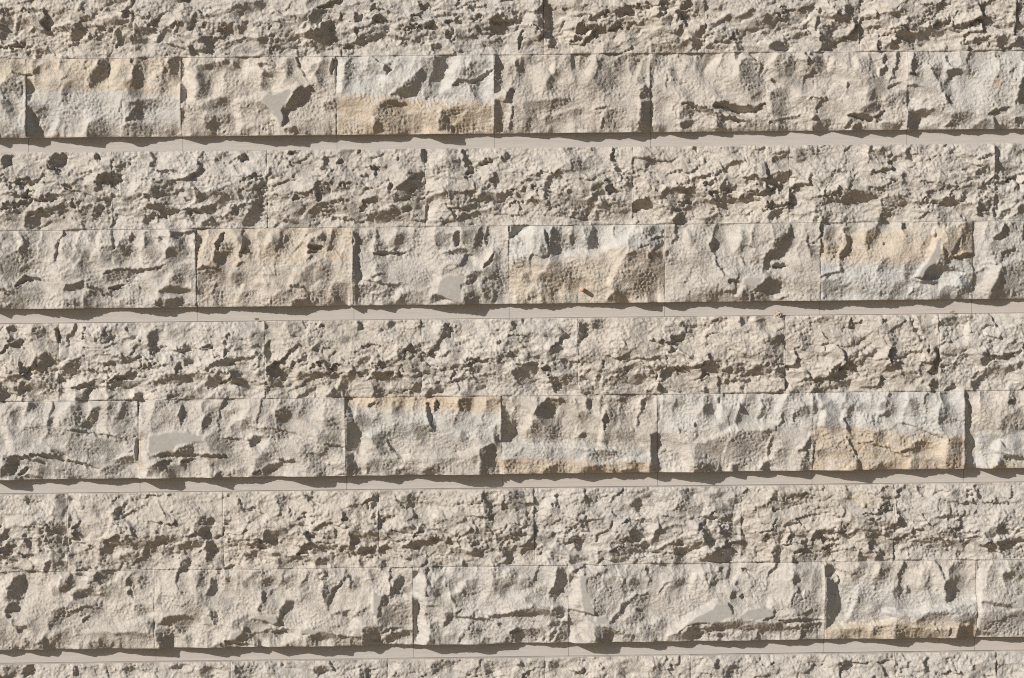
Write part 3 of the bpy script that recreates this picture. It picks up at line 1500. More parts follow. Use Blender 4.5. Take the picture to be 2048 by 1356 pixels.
m 60 310,1120 350,1100
m 60 800,1060 810,1060
m 60 1000,1080 1010,1080
'''
LEDGES = '''
0 A 0,845 50,868 50,842 150,840 160,870 165,845 270,868 272,826 380,840 500,855 615,868 625,838 700,830 780,845 800,862 865,862 880,845 930,835 1060,815 1150,835 1200,850 1320,820 1500,840 1640,862 1700,850 1810,866 1815,845 1870,826 1980,835
0 B 0,820 120,840 200,835 330,830 400,835 440,808 530,810 620,845 735,848 740,808 830,800 900,805 1100,800 1200,815 1290,805 1340,812 1460,835 1570,820 1700,812 1800,830 1860,795 1900,800
0 C 0,795 140,825 160,800 230,795 300,805 320,785 450,790 600,800 700,775 760,775 870,797 890,770 960,775 1000,785 1120,808 1135,780 1250,800 1300,806 1320,790 1370,785 1450,810 1455,775 1600,785 1660,800 1700,785 1800,795 1850,785 1950,795 1965,770 2048,790
1 G 0,30 65,60 70,35 130,38 200,30 300,45 450,60 510,68 540,55 600,42 640,12 760,18 900,32 1025,48 1050,25 1110,12 1160,18 1250,30 1380,12 1500,18 1640,30 1740,38 1810,40 1830,5 1980,10
1 E 0,1010 78,1015 80,1030 150,1055 160,1020 250,1030 320,1040 390,1010 500,1020 620,1040 700,1050 850,1065 870,1030 990,1005 1100,1030 1150,1020 1250,1035 1400,1010 1500,1015 1650,1025 1740,1010 1800,1030 1900,1040 1905,1005
1 F 0,1030 70,1032 100,1015 190,1005 260,1020 285,1005 400,1020 540,1030 580,1000 700,1010 850,1025 970,1028 1040,1000 1150,1015 1300,1020 1450,1000 1600,1020 1640,980 1750,990 1940,1015 1945,980 2048,985
2 G 0,1025 60,1060 180,1070 185,1030 300,1025 400,1035 480,1015 560,1025 700,1038 780,1020 860,1020 940,1060 1080,1060 1090,1010 1200,1020 1370,1060 1380,1030 1440,1025 1540,1030 1620,1000 1720,1015 1840,1050 1960,1050 1980,1020
2 H 0,1020 45,1020 120,1030 190,1005 250,1010 350,1030 400,1010 450,995 560,1010 700,1020 750,1035 780,1040 800,1045 950,1050 1000,1000 1060,1025 1100,1000 1200,1000 1270,1010 1300,990 1400,1000 1500,1020 1590,990 1680,1005 1740,1010 1800,985 1850,1000 1920,1020
2 I 0,1050 170,1080 250,1090 340,1040 440,1065 450,1040 600,1050 610,1030 700,1045 810,1060 840,1025 960,1050 1080,1070 1180,1085 1190,1050 1260,1045 1270,1030 1350,1025 1470,1045 1600,1020 1700,1050 1790,1045 1795,1000 1900,1040 1985,1060 1990,1035 2048,1030
3 J 0,1030 80,1050 150,1025 250,1045 340,1045 350,1015 450,1025 560,1050 640,1035 700,1020 800,1035 910,1045 1045,1055 1050,1010 1200,1030 1330,1055 1400,1045 1480,1020 1585,1035 1590,1012 1700,1050 1800,1025 1900,1045
3 K 0,1040 80,1045 100,1020 200,1015 235,1035 240,1010 290,990 400,1000 500,1000 600,1035 650,1030 740,1020 860,1035 930,1030 935,1015 1030,1010 1090,975 1200,985 1330,1000 1400,985 1500,1030 1640,1040 1650,990 1800,1000 1900,1015
3 L 0,985 120,1000 155,970 180,975 330,995 450,995 550,1000 555,970 700,985 800,985 850,970 900,965 980,975 1080,955 1200,970 1300,980 1390,995 1410,960 1600,970 1700,990 1760,990 1790,945 1900,955 2048,965
'''
# ------------------------------------------------------------------ the blocks
J0, B0, T0, P0 = 110.0, 266.5, 295.5, 341.0
def px(x, v): return float(to_wall(np.array([[x, v]]))[0, 0])
split_rows = {0: [52, 362, 672, 988, 1302, 1816], 1: [-22, 392, 706, 1018, 1330, 1641, 1947], 2: [-130, 276, 691, 1004, 1316, 1626.5, 1931], 3: [308, 826, 1137, 1650, 1953]}
rough_rows = {-1: [265, 682, 1087, 1410, 1720], 0: [224, 534, 850, 1266, 1579, 1990], 1: [117, 530, 843, 1156, 1571, 1878], 2: [134, 446, 757, 1069, 1483, 1789], 3: [148, 462, 775, 1090, 1382, 1791, 1993]}
XL, XR = -1300.0, 3300.0     # the ends of the wall
def row_joints(xs, vc):
    xs = sorted(px(x, vc) for x in xs); r = random.Random(int(vc))
    while xs[0] > XL+560: xs.insert(0, xs[0]-r.choice([313, 313, 410]))
    while xs[-1] < XR-560: xs.append(xs[-1]+r.choice([313, 313, 410]))
    if xs[0]-XL > 430: xs.insert(0, (xs[0]+XL)/2)
    if XR-xs[-1] > 430: xs.append((xs[-1]+XR)/2)
    xs = [XL]+xs+[XR]
    return xs
courses = []
for k in range(-4, 6):
    v0 = J0+P0*k
    if k in split_rows: xs = split_rows[k]
    else: xs = [random.uniform(-50, 260)]
    courses.append(('split', k, v0, v0+B0-J0, row_joints(xs, v0+80)))
    v1 = T0+P0*k
    xs = rough_rows[k] if k in rough_rows else [random.uniform(-50, 260)]
    courses.append(('rough', k, v1, J0+P0*(k+1), row_joints(xs, v1+80)))

# block by block: distance to the nearest joint, and a private offset so that no fracture runs on across a joint
JD = np.full((NV, NX), 99.0); OX = np.zeros((NV, NX)); OV = np.zeros((NV, NX)); BT = np.zeros((NV, NX)); TIN = np.zeros((NV, NX))
ro = np.random.default_rng(77)
for kind, k, v0, v1, xs in courses:
    mv = (VV >= v0-1) & (VV <= v1+1)
    if not mv.any(): continue
    JD = np.where(mv, np.minimum(JD, np.minimum(np.abs(VV-v0), np.abs(VV-v1))), JD)
    for i in range(len(xs)-1):
        m = mv & (XX >= xs[i]) & (XX < xs[i+1])
        o = ro.uniform(-1, 1, 5)
        if m.any():
            OX[m] = o[0]*900; OV[m] = o[1]*500; BT[m] = o[2]; TIN[m] = o[3]
            JD[m] = np.minimum(JD[m], np.minimum(np.abs(XX[m]-xs[i]), np.abs(XX[m]-xs[i+1])))
soft_j = np.clip(JD/12, 0, 1)
calm = soft_j*np.where(((VV-110) % 341) < 157, .5, 1.0)
WX = XX+(WX-XX)*calm; WV = VV+(WV-VV)*calm
sx, sv = LX/math.hypot(LX, LY), LY/math.hypot(LX, LY)
GD = np.zeros((NV, NX)); PLAT = []
VAL = dict(m=-0.66, d=-1.04, b=0.9)
PAD_ROW = 0
def apply_mask(sl, sd, val, soft, strength=1.0, crest=0.0, tail=None):
    # breaks begin at a crisp crest on the side the light comes from and run out softly on the other
    if sd.size == 0 or min(sd.shape) < 3: return
    gv_, gu_ = np.gradient(sd); up = np.clip(.5-(gu_*sx+gv_*sv)*.6, 0, 1)
    if crest:
        c = np.exp(-((sd-3.2)/2.6)**2)*np.clip(up*2-1, 0, 1)*crest
        GD[sl] = GD[sl]*(1-.5*c)+.8*c
    if tail: sd = sd-.33*(tail-soft)*(1-up); soft = soft*up+tail*(1-up)
    a = np.clip(.5-sd/soft, 0, 1)*strength
    GD[sl] = GD[sl]*(1-a)+val*a
items = []
crop = None
for ln in FEATURES.strip().splitlines():
    if ln[0] == '@': crop = CROPS[ln[1]]; continue
    t = ln.split(); k = t[0]
    w = None
    if k in 'dmb': w = float(t[1])/2.9257; t = t[2:]
    else: t = t[1:]
    p = np.array([[float(c) for c in q.split(',')] for q in t])/2.9257+np.array(crop)
    items.append((k, w, to_wall(p)))
for kinds in ('mM', 'b', 'dD'):
    for k, w, p in items:
        if k not in kinds: continue
        if k in 'MD':
            sl = window(p, 14); sd = poly_sd(WX[sl], WV[sl], p)
            apply_mask(sl, sd-.5, -.56 if k == 'M' else VAL['d'], 3 if k == 'M' else 2.2, crest=.5 if k == 'M' else .75, tail=14 if k == 'M' else 4)
        else:
            sl = window(p, w+14); sd = np.full(XX[sl].shape, 1e9); n = len(p)-1
            for i in range(n):
                dd, tt = seg_dist(WX[sl], WV[sl], p[i], p[i+1])
                f = (i+tt)/n
                sd = np.minimum(sd, dd-(w/2)*(.45+.55*np.sin(np.pi*np.clip(f, .04, .96))**.6 if k == 'd' else 1.0))
            apply_mask(sl, sd, (1.3 if k == 'b' and w < 9 else VAL[k]), dict(m=3.5, b=3 if w < 9 else 6, d=2.2)[k], crest=dict(m=.45, b=0, d=.7)[k], tail=dict(m=16, b=6, d=4)[k])
rowpos = (VV-110) % 341.0          # 0 at the top of a split course
split = ((rowpos < 156.5)).astype(float); rough = (rowpos > 185.5).astype(float)
rough_s = blur(rough, 3)
# outside the frame: the same sort of hollows, at random
outm = blur(((XX < 0) | (XX > 2048)).astype(float), 6)
# finer procedural tone inside the authored one
tone_n = noise(14, 70, .6, 1.5, 3)
GD += np.where(rough > .5, .12, .05)*tone_n*(1-np.clip(-GD, 0, 1))
rpos = np.clip((rowpos-185.5)/155, 0, 1); spos = np.clip(rowpos/156, 0, 1)
broad = noise(60, 260, .8, 1, 41); broad2 = noise(35, 120, .6, .8, 42)
GD += (1-np.clip(-GD, 0, 1))*np.where(rough > .5, .16-.42*np.exp(-((rpos-.68)/.26)**2)+.08*broad+.10*broad2, .05-.10*spos+.09*broad+.12*broad2)
hol = np.clip((noise(16, 60, .8, 1.8, 5)-1.25)*3, 0, 1)*rough_s + .6*np.clip((noise(16, 70, .8, 1, 6)-1.7)*3, 0, 1)*(1-rough_s)
GD = GD*(1-outm*hol)-1.0*hol*outm
GD = np.where(rough+split > 0, GD, 0)
SL = 1/math.hypot(LX, LY)           # slope of the sun ray against the wall
ks = KX*sx+KV*sv; kt = -KX*sv+KV*sx
Gt = GD*SL*1.6
Gt = Gt-blur(Gt, 90)
den = ks**2+.05*kt**2+(2*np.pi/520)**2
GAIN = 1.45
H = np.fft.ifft2(np.conj(1j*ks)*np.fft.fft2(Gt)/den).real
print('relief pct', np.percentile(H, [0.5, 5, 25, 50, 75, 95, 99.5]).round(1))
H = np.where(H > 0, 24*np.tanh(H/24), 30*np.tanh(H/30))
# grain and knobs
flat = np.zeros((NV, NX))
amp = blur(np.where(rough > .5, 1.0, 0.0), 2)
r1 = noise(9, 46, 1.4, 1.35, 21); r2 = noise(3.8, 17, .9, 1.15, 22); r3 = np.abs(noise(14, 60, 1.2, 1.6, 23)); s1 = noise(10, 60, 1.6, 1, 24); s2 = noise(3.8, 14, .8, 1, 25)
gate = .7+.4*np.tanh(noise(40, 160, 1, 1.5, 26))
def worley(cw, ch, seed, shear=0.0, bowl=1.0, tilt=0.1, V_=None, wamp=1.0):
    "fracture facets: concave bowls meeting in sharp ridges, each with its own small tilt"
    r = np.random.default_rng(seed); U = XX+wamp*(5.0*wl1+2.0*warp1)+shear*VV+OX; Q = (VV if V_ is None else V_)+OV*(V_ is None)+wamp*(4.0*wl2+1.6*warp2)
    u = U/cw+40; v = Q/ch+40; iu = np.floor(u).astype(int); iv = np.floor(v).astype(int)
    n = 4096; jit = r.random((n, 5)); best = np.full(u.shape, 1e9); bi = np.zeros(u.shape, int); bdu = np.zeros(u.shape); bdv = np.zeros(u.shape)
    for dv in (-1, 0, 1):
        for du in (-1, 0, 1):
            cu = iu+du; cv_ = iv+dv; hsh = (cu*73+cv_*1031+cu*cv_*17) % n
            ddu = u-(cu+.15+.7*jit[hsh, 0]); ddv = v-(cv_+.15+.7*jit[hsh, 1]); d = ddu**2+ddv**2
            m = d < best; best = np.where(m, d, best); bi = np.where(m, hsh, bi); bdu = np.where(m, ddu, bdu); bdv = np.where(m, ddv, bdv)
    return bowl*(best-.25)*1.0+tilt*((jit[bi, 2]-.5)*2*bdu*cw+(jit[bi, 3]-.5)*2*bdv*ch)+bowl*.35*(jit[bi, 4]-.5)
wl1 = noise(30, 120, 1.2, 1, 61); wl2 = noise(30, 120, 1.2, 1, 62)
darkm = np.clip(-GD-.5, 0, 1)*2
facet_r = worley(84, 27, 71, .3, 8, .26)+worley(40, 15, 72, .2, 4.0, .26)+worley(15, 8, 73, 0, 1.3, .16)
zone = np.clip(1.25-rowpos/75, 0, 1)
facet_s = 1.25*zone*worley(42, 190, 74, .15, 27, .10, rowpos+341*np.floor((VV-110)/341)*.37, .7)+(1-.75*zone)*(worley(92, 62, 75, .35, 8.5, .09)+worley(34, 26, 76, .3, 2.6, .10))+worley(13, 12, 77, 0, .9, .12)
facet_r = blur(facet_r, .6); facet_s = blur(facet_s, .8)
rp = np.clip((rowpos-185.5)/155, 0, 1)
rmod = .30+.42*np.exp(-((rp-.58)/.27)**2)
facets = 1.1*rmod*amp*facet_r+.45*(1-amp)*facet_s
H += facets*(1-.35*darkm)
H += amp*gate*(.3*r1+.75*r2) + (1-amp)*(.15*s1+.62*s2*gate)
for k, w, p in items:                      # open cracks and undercut breaks
    if k == 'd':
        sl = window(p, w+6); sd = np.full(XX[sl].shape, 1e9); n = len(p)-1
        for i in range(n):
            dd, tt = seg_dist(WX[sl], WV[sl], p[i], p[i+1]); f = (i+tt)/n
            sd = np.minimum(sd, dd-(w*.5)*(.3+.7*np.sin(np.pi*np.clip(f, .03, .97))**.7))
        H[sl] -= min(6.5, .6*w)*np.clip(.5-sd/2.2, 0, 1)
    elif k == 'D':
        sl = window(p, 6); H[sl] -= 1.3*np.clip(.5-poly_sd(WX[sl], WV[sl], p)/2.4, 0, 1)
# lower edge of every split course: how far it stands out decides the scalloped shadow on the ledge
RR = LX/LY; LEDGE_Z = -25.0
for k in range(4):
    pts = []
    for ln in LEDGES.strip().splitlines():
        t = ln.split()
        if int(t[0]) != k: continue
        p = to_wall(np.array([[float(c) for c in q.split(',')] for q in t[2:]])/2.9257+np.array(CROPS[t[1]]))
        pts += [(a[0], a[1]-(266.5+341*k)) for a in p]
    pts.sort(key=lambda a: a[0])
    xs_ = np.array([a[0] for a in pts]); ds_ = np.array([a[1] for a in pts])
    need = np.interp(gx, xs_, ds_)
    tt = np.arange(0, 29.5, .5); reach = np.zeros(NX)
    for i, x in enumerate(gx):
        ok = np.interp(x+RR*tt, gx, need) >= tt
        bad = np.argmax(~ok) if (~ok).any() else len(tt)
        reach[i] = tt[max(0, bad-1)]
    reach = np.maximum(reach, 4)/LY+LEDGE_Z
    reach += 1.0*bil(s1, gx, np.full(NX, 50.+k*90))
    vb = 266.5+341*k; j = int((vb-1-GV0)/GP)
    corr = reach-H[j]
    m_ = (VV <= vb+1) & (VV > vb-70)
    H += np.where(m_, np.exp(-np.clip(vb-VV, 0, 99)/16), 0)*corr[None, :]
# flat sawn remnants left proud
for k, w, p in items:
    if k != 'P': continue
    sl = window(p, 10); sd = poly_sd(XX[sl]+.5*warp1[sl], VV[sl]+.5*warp2[sl], p)
    ins = sd < 0
    if not ins.any(): continue
    lvl = np.percentile(H[sl][ins], 75)+1.5
    a = np.clip(.5-sd/3.0, 0, 1)
    H[sl] = H[sl]*(1-a)+lvl*a; flat[sl] = np.maximum(flat[sl], a)

# ------------------------------------------------------------------ pigment
BASE = np.array([.440, .409, .368])
C = np.ones((NV, NX, 3))*BASE
TAN = np.array([.47, .37, .255]); BLU = np.array([.46, .455, .44]); YEL = np.array([.50, .43, .29]); GRY = np.array([.36, .345, .32]); OCH = np.array([.48, .335, .21])
wl_t = noise(10, 60, 1, 1, 63); wl_u = noise(8, 90, 1, 1.6, 64)
def tint(pts, col, a=1.0, soft=10, line=None):
    p = to_wall(np.array(pts, float)); sl = window(p, soft+(line or 0))
    x = XX[sl]+1.6*warp2[sl]; v = VV[sl]+1.6*warp1[sl]
    if line:
        sd = np.full(x.shape, 1e9)
        for i in range(len(p)-1): sd = np.minimum(sd, seg_dist(x, v, p[i], p[i+1])[0]-line/2)
    else: sd = poly_sd(x, v, p)
    m = (np.clip(.5-(sd+3*wl_t[sl])/(soft*1.7), 0, 1)*a*.74*np.clip(.88+.22*wl_u[sl], .2, 1.15))[..., None]
    C[sl] = C[sl]*(1-m)+col*m
def stone_tint(box, *args, **kw):   # keep a stain inside its own block
    keep = C.copy(); tint(*args, **kw)
    m = ((XX > box[0]) & (XX < box[1]) & (VV > box[2]) & (VV < box[3]))[..., None]
    C[:] = np.where(m, C, keep)
mott = noise(30, 200, 1, 1.3, 31); mott2 = noise(6, 30, .8, 2, 32)
C *= (1+.035*mott+.03*mott2+.045*BT)[..., None]; C *= 1+np.stack([.012*TIN, 0*TIN, -.022*TIN], -1)
yel = np.clip(noise(12, 50, 1, 1.5, 33)-1.7, 0, 1)[..., None]*(rough[..., None]*.30+.05)
C = C*(1-yel)+YEL*yel
WHT = np.clip(noise(20, 90, 1, 1.5, 34)-1.5, 0, 1)[..., None]*.5
C = C*(1-WHT)+np.array([.57, .53, .46])*WHT

# stains, block by block
# stains (photo columns and rows, read off block by block)
def block_box(kind, k, i):
    for c in courses:
        if c[0] == kind and c[1] == k:
            xs = [x for x in c[4]]
            key = [px(x, c[2]+80) for x in (split_rows if kind == 'split' else rough_rows)[k]]
            a = min(range(len(xs)), key=lambda q: abs(xs[q]-key[0]))+i-1
            return (xs[a], xs[a+1], c[2], c[3]+(29 if kind == 'split' else 0))
def st(kind, k, i, *a, **kw): stone_tint(block_box(kind, k, i), *a, **kw)
st('split',0,0,[(-80,110),(60,110),(60,152),(-80,172)],YEL,.55,14); st('split',0,0,[(-80,180),(60,170),(60,290),(-80,290)],BLU,.75,14)
st('split',0,1,[(40,105),(375,95),(375,188),(150,170),(40,172)],TAN,.42,8); st('split',0,1,[(55,168),(150,170),(250,178),(365,187)],OCH,.55,5,line=7)
st('split',0,1,[(40,176),(375,192),(375,235),(40,262)],BLU,.75,14)
st('split',0,3,[(660,100),(1000,95),(1000,207),(860,206),(760,194),(660,192)],BLU,.9,8); st('split',0,3,[(660,195),(760,196),(860,208),(1000,210),(1000,270),(660,275)],TAN,.68,8)
st('split',0,3,[(672,196),(760,197),(860,208),(990,211)],OCH,.5,5,line=6)
st('split',0,6,[(1830,100),(2120,95),(2120,190),(1900,210)],BLU,.5,30)
st('split',1,2,[(380,450),(720,445),(720,511),(380,524)],TAN,.45,12); st('split',1,2,[(392,526),(470,524),(560,518),(706,512)],OCH,.55,4,line=5)
st('split',1,2,[(380,520),(720,505),(720,620),(380,630)],TAN,.3,30)
st('split',1,4,[(1010,445),(1340,440),(1340,488),(1230,500),(1120,522),(1010,520)],BLU,.85,12); st('split',1,4,[(1010,525),(1130,515),(1235,495),(1340,492),(1340,615),(1010,615)],TAN,.42,12)
st('split',1,5,[(1440,525),(1560,530),(1500,560),(1430,550)],BLU,.5,16)
st('split',1,6,[(1690,465),(1960,450),(1960,520),(1780,528),(1630,525),(1630,470)],TAN,.62,12); st('split',1,6,[(1630,528),(1780,530),(1960,522),(1960,620),(1630,620)],BLU,1.25,10)
st('split',1,7,[(1940,470),(2120,440),(2120,520),(1940,560)],BLU,.4,24)
st('split',2,3,[(680,790),(1015,785),(1015,829),(850,821),(680,815)],TAN,.8,7); st('split',2,3,[(680,817),(850,823),(1015,831),(1015,870),(680,885)],BLU,.85,14)
st('split',2,4,[(995,885),(1160,890),(1330,902),(1330,926),(1130,924),(995,920)],BLU,.85,9); st('split',2,4,[(995,921),(1130,925),(1330,930),(1330,960),(995,965)],TAN,.62,6); st('split',2,4,[(1004,922),(1130,926),(1316,932)],OCH,.5,4,line=5)
st('split',2,5,[(1305,785),(1640,780),(1640,850),(1450,855),(1305,858)],BLU,.65,14)
st('split',2,6,[(1615,780),(1945,775),(1945,870),(1830,866),(1740,852),(1615,850)],BLU,.9,9); st('split',2,6,[(1615,853),(1740,855),(1830,869),(1945,873),(1945,950),(1615,955)],TAN,.75,8)
st('split',2,7,[(1945,872),(2120,850),(2120,925),(1945,945)],BLU,1,9); st('split',2,7,[(1985,924),(2120,915),(2120,950),(1975,950)],YEL,.7,6)
st('split',3,4,[(1640,1160),(1965,1190),(1965,1243),(1800,1238),(1640,1252)],BLU,.85,14); st('split',3,4,[(1640,1255),(1790,1241),(1965,1242),(1965,1290),(1640,1290)],TAN,.6,8)
for kind,k,i in (('rough',1,6),('rough',1,7),('rough',2,6),('rough',0,6)): st(kind,k,i,[(1400,-50),(2130,-50),(2130,1400),(1400,1400)],BLU,.4,10)
st('rough',-1,1,[(195,25),(225,17),(248,20),(240,32),(200,38)],OCH,.6,6); st('rough',-1,1,[(150,70),(165,45),(190,28),(180,45),(160,80)],OCH,.4,6)
st('rough',0,4,[(1120,345),(1160,335),(1175,350),(1120,352)],TAN,.7,8); st('rough',0,4,[(1000,345),(1020,375),(1050,370),(1010,340)],TAN,.5,8); st('rough',0,4,[(1110,348),(1135,345),(1125,365),(1105,385)],np.array([.62,.57,.5]),.9,8)
st('rough',1,2,[(380,735),(480,690),(430,745)],np.array([.62,.57,.48]),.9,10); st('rough',1,2,[(350,705),(420,690),(400,710)],YEL,.6,8)
st('rough',2,2,[(160,1000),(230,1005),(225,1025),(170,1015)],YEL,.5,10); st('rough',2,5,[(1690,990),(1760,1000),(1750,1010),(1700,1005)],YEL,.7,8)
st('rough',1,5,[(1380,640),(1560,630),(1560,720),(1380,720)],YEL,.35,20); st('rough',-1,5,[(1690,0),(1715,-5),(1715,8),(1700,6)],YEL,.9,3)

st('split',0,6,[(1980,160),(2010,158),(2000,168),(1982,170)],OCH,.8,4)
st('split',2,2,[(268,860),(280,860),(282,948),(270,948)],TAN,.6,6); st('split',2,3,[(1000,880),(1006,880),(1006,950),(990,950)],TAN,.35,6)
C = C*(1-flat[..., None]*.6)+GRY*flat[..., None]*.6

# ------------------------------------------------------------------ materials
def mat(name):
    m = bpy.data.materials.new(name); m.use_nodes = True; n = m.node_tree; n.nodes.clear()
    o = n.nodes.new('ShaderNodeOutputMaterial'); b = n.nodes.new('ShaderNodeBsdfPrincipled'); n.links.new(b.outputs[0], o.inputs[0])
    b.inputs['Roughness'].default_value = .92; b.inputs['Specular IOR Level'].default_value = .15
    return m, n, b
def nd(n, t, **kw):
    x = n.nodes.new(t)
    for a, v in kw.items():
        if a in x.inputs: x.inputs[a].default_value = v
        else: setattr(x, a, v)
    return x
def stone_mat(name, bump_mm, fine):
    m, n, b = mat(name); L = n.links.new
    geo = nd(n, 'ShaderNodeNewGeometry'); att = nd(n, 'ShaderNodeAttribute', attribute_name='pigment')
    n1 = nd(n, 'ShaderNodeTexNoise', Scale=180.0, Detail=6.0, Roughness=.7); L(geo.outputs['Position'], n1.inputs['Vector'])
    n2 = nd(n, 'ShaderNodeTexNoise', Scale=fine, Detail=4.0, Roughness=.65); L(geo.outputs['Position'], n2.inputs['Vector'])
    mr = nd(n, 'ShaderNodeMapRange'); mr.inputs[1].default_value = .3; mr.inputs[2].default_value = .7; mr.inputs[3].default_value = .88; mr.inputs[4].default_value = 1.12
    L(n1.outputs[0], mr.inputs[0])
    mx = nd(n, 'ShaderNodeVectorMath', operation='SCALE'); L(att.outputs['Color'], mx.inputs[0]); L(mr.outputs[0], mx.inputs['Scale'])
    L(mx.outputs[0], b.inputs['Base Color'])
    fl = nd(n, 'ShaderNodeAttribute', attribute_name='sawn'); inv = nd(n, 'ShaderNodeMath', operation='SUBTRACT'); inv.inputs[0].default_value = 1.0; L(fl.outputs['Fac'], inv.inputs[1])
    bp = nd(n, 'ShaderNodeBump', Distance=bump_mm*MM); L(n2.outputs[0], bp.inputs['Height']); L(inv.outputs[0], bp.inputs['Strength']); L(bp.outputs[0], b.inputs['Normal'])
    return m
M_STONE = stone_mat('split_limestone', 1.6, 330.0)
def sawn_mat(name, col):
    m, n, b = mat(name); L = n.links.new
    geo = nd(n, 'ShaderNodeNewGeometry'); mp = nd(n, 'ShaderNodeMapping'); mp.inputs['Scale'].default_value = (6, 6, 160); L(geo.outputs['Position'], mp.inputs[0])
    n1 = nd(n, 'ShaderNodeTexNoise', Scale=3.0, Detail=5.0, Roughness=.7); L(mp.outputs[0], n1.inputs['Vector'])
    n3 = nd(n, 'ShaderNodeTexNoise', Scale=2.2, Detail=3.0); L(geo.outputs['Position'], n3.inputs['Vector'])
    cr = nd(n, 'ShaderNodeValToRGB'); cr.color_ramp.elements[0].position = .3; cr.color_ramp.elements[1].position = .7
    cr.color_ramp.elements[0].color = (*[c*.88 for c in col], 1); cr.color_ramp.elements[1].color = (*[min(1, c*1.08) for c in col], 1)
    L(n1.outputs[0], cr.inputs[0])
    mx = nd(n, 'ShaderNodeMix', data_type='RGBA'); mx.inputs[7].default_value = (.47, .40, .345, 1)
    mr = nd(n, 'ShaderNodeMapRange'); mr.inputs[1].default_value = .5; mr.inputs[2].default_value = .75; mr.inputs[4].default_value = .45; L(n3.outputs[0], mr.inputs[0]); L(mr.outputs[0], mx.inputs[0])
    L(cr.outputs[0], mx.inputs[6]); L(mx.outputs[2], b.inputs['Base Color'])
    bp = nd(n, 'ShaderNodeBump', Distance=.4*MM, Strength=.5); L(n1.outputs[0], bp.inputs['Height']); L(bp.outputs[0], b.inputs['Normal'])
    return m
M_SAWN = sawn_mat('sawn_limestone', (.450, .42, .388))
M_MORTAR = sawn_mat('mortar', (.46, .42, .36))

# ------------------------------------------------------------------ wall object
wall = bpy.data.objects.new('stone_wall', None); COL.objects.link(wall)
wall.location = (1.024, 0, 0); wall.empty_display_size = .2
wall['label'] = 'sunlit wall of split-face beige limestone blocks in courses with narrow sawn ledges'
wall['category'] = 'wall'; wall['kind'] = 'thing'
ZB = -50.0; GAPR = random.Random(9)
def wpt(x, v, h): return ((x*MM), -h*MM, (GROUND_V-v)*MM)
gxe = GX0+GP*np.arange(-400, NX+400)
def make_block_mesh(x0, x1, v0, v1, pitch, fld=None, ox=0, ov=0, dh=0.0, tx=0.0):
    x0 += GAPR.uniform(.08, .5); x1 -= GAPR.uniform(.08, .5); v0 += GAPR.uniform(.1, .45); v1 -= GAPR.uniform(.1, .45)
    if pitch < 2:      # keep to the relief field's own grid so that no beat pattern appears
        xs = np.concatenate([[x0], gxe[(gxe > x0+.6) & (gxe < x1-.6)], [x1]]); vs = np.concatenate([[v0], gv[(gv > v0+.6) & (gv < v1-.6)], [v1]])
    else:
        xs = np.linspace(x0, x1, max(2, int(round((x1-x0)/pitch))+1)); vs = np.linspace(v0, v1, max(2, int(round((v1-v0)/pitch))+1))
    nx = len(xs); nv = len(vs); X, V = np.meshgrid(xs, vs)
    h = bil(H, X+ox, V+ov)+dh+tx*(X-(x0+x1)/2)
    edge = np.minimum(np.minimum(X-x0, x1-X), np.minimum(V-v0, v1-V))
    h = h-1.0*np.exp(-edge/1.3)
    h = np.maximum(h, -30)
    cx, cv = (x0+x1)/2, v1
    P = np.stack([(X-cx)*MM, -h*MM, (cv-V)*MM], -1).reshape(-1, 3)
    col = np.clip(bil(C, X+ox, V+ov), 0, 1).reshape(-1, 3); fl = bil(flat, X+ox, V+ov).reshape(-1)
    idx = np.arange(nx*nv).reshape(nv, nx)
    q = np.stack([idx[:-1,:-1], idx[1:,:-1], idx[1:,1:], idx[:-1,1:]], -1).reshape(-1, 4)
    ring = np.concatenate([idx[0,:-1], idx[:-1,-1], idx[-1,:0:-1], idx[:0:-1,0]])
    nr = len(ring); base = len(P)
    top = P[ring].copy(); bot = P[ring].copy(); bot[:,1] = -ZB*MM
    P = np.concatenate([P, top, bot]); col = np.concatenate([col, col[ring], col[ring]]); fl = np.concatenate([fl, fl[ring]*0+1, fl[ring]*0+1])
    a = np.arange(nr); b = (a+1) % nr
    side = np.stack([base+a, base+b, base+nr+b, base+nr+a], 1)
    F = np.concatenate([q, side]).astype(np.int32)
    me = bpy.data.meshes.new('stone_block')
    me.vertices.add(len(P)); me.vertices.foreach_set('co', P.astype(np.float32).ravel())
    me.loops.add(F.size); me.loops.foreach_set('vertex_index', F.ravel())
    me.polygons.add(len(F)); me.polygons.foreach_set('loop_start', np.arange(0, F.size, 4, dtype=np.int32))
    me.update(calc_edges=True)
    sm = np.ones(len(F), bool); sm[len(q):] = False; me.polygons.foreach_set('use_smooth', sm)
    at = me.attributes.new('pigment', 'FLOAT_COLOR', 'POINT'); at.data.foreach_set('color', np.concatenate([col, np.ones((len(col), 1))], 1).astype(np.float32).ravel())
    at = me.attributes.new('sawn', 'FLOAT', 'POINT'); at.data.foreach_set('value', fl.astype(np.float32))
    me.materials.append(M_STONE)
    return me
def box_mesh(name, x0, x1, y0, y1, z0, z1, m, bev=0.0):
    v = [(x, y, z) for z in (z0, z1) for y in (y0, y1) for x in (x0, x1)]
    f = [(0,2,3,1), (4,5,7,6), (0,1,5,4), (2,6,7,3), (0,4,6,2), (1,3,7,5)]
    me = bpy.data.meshes.new(name); me.from_pydata(v, [], f); me.materials.append(m); return me
LABELS = {}
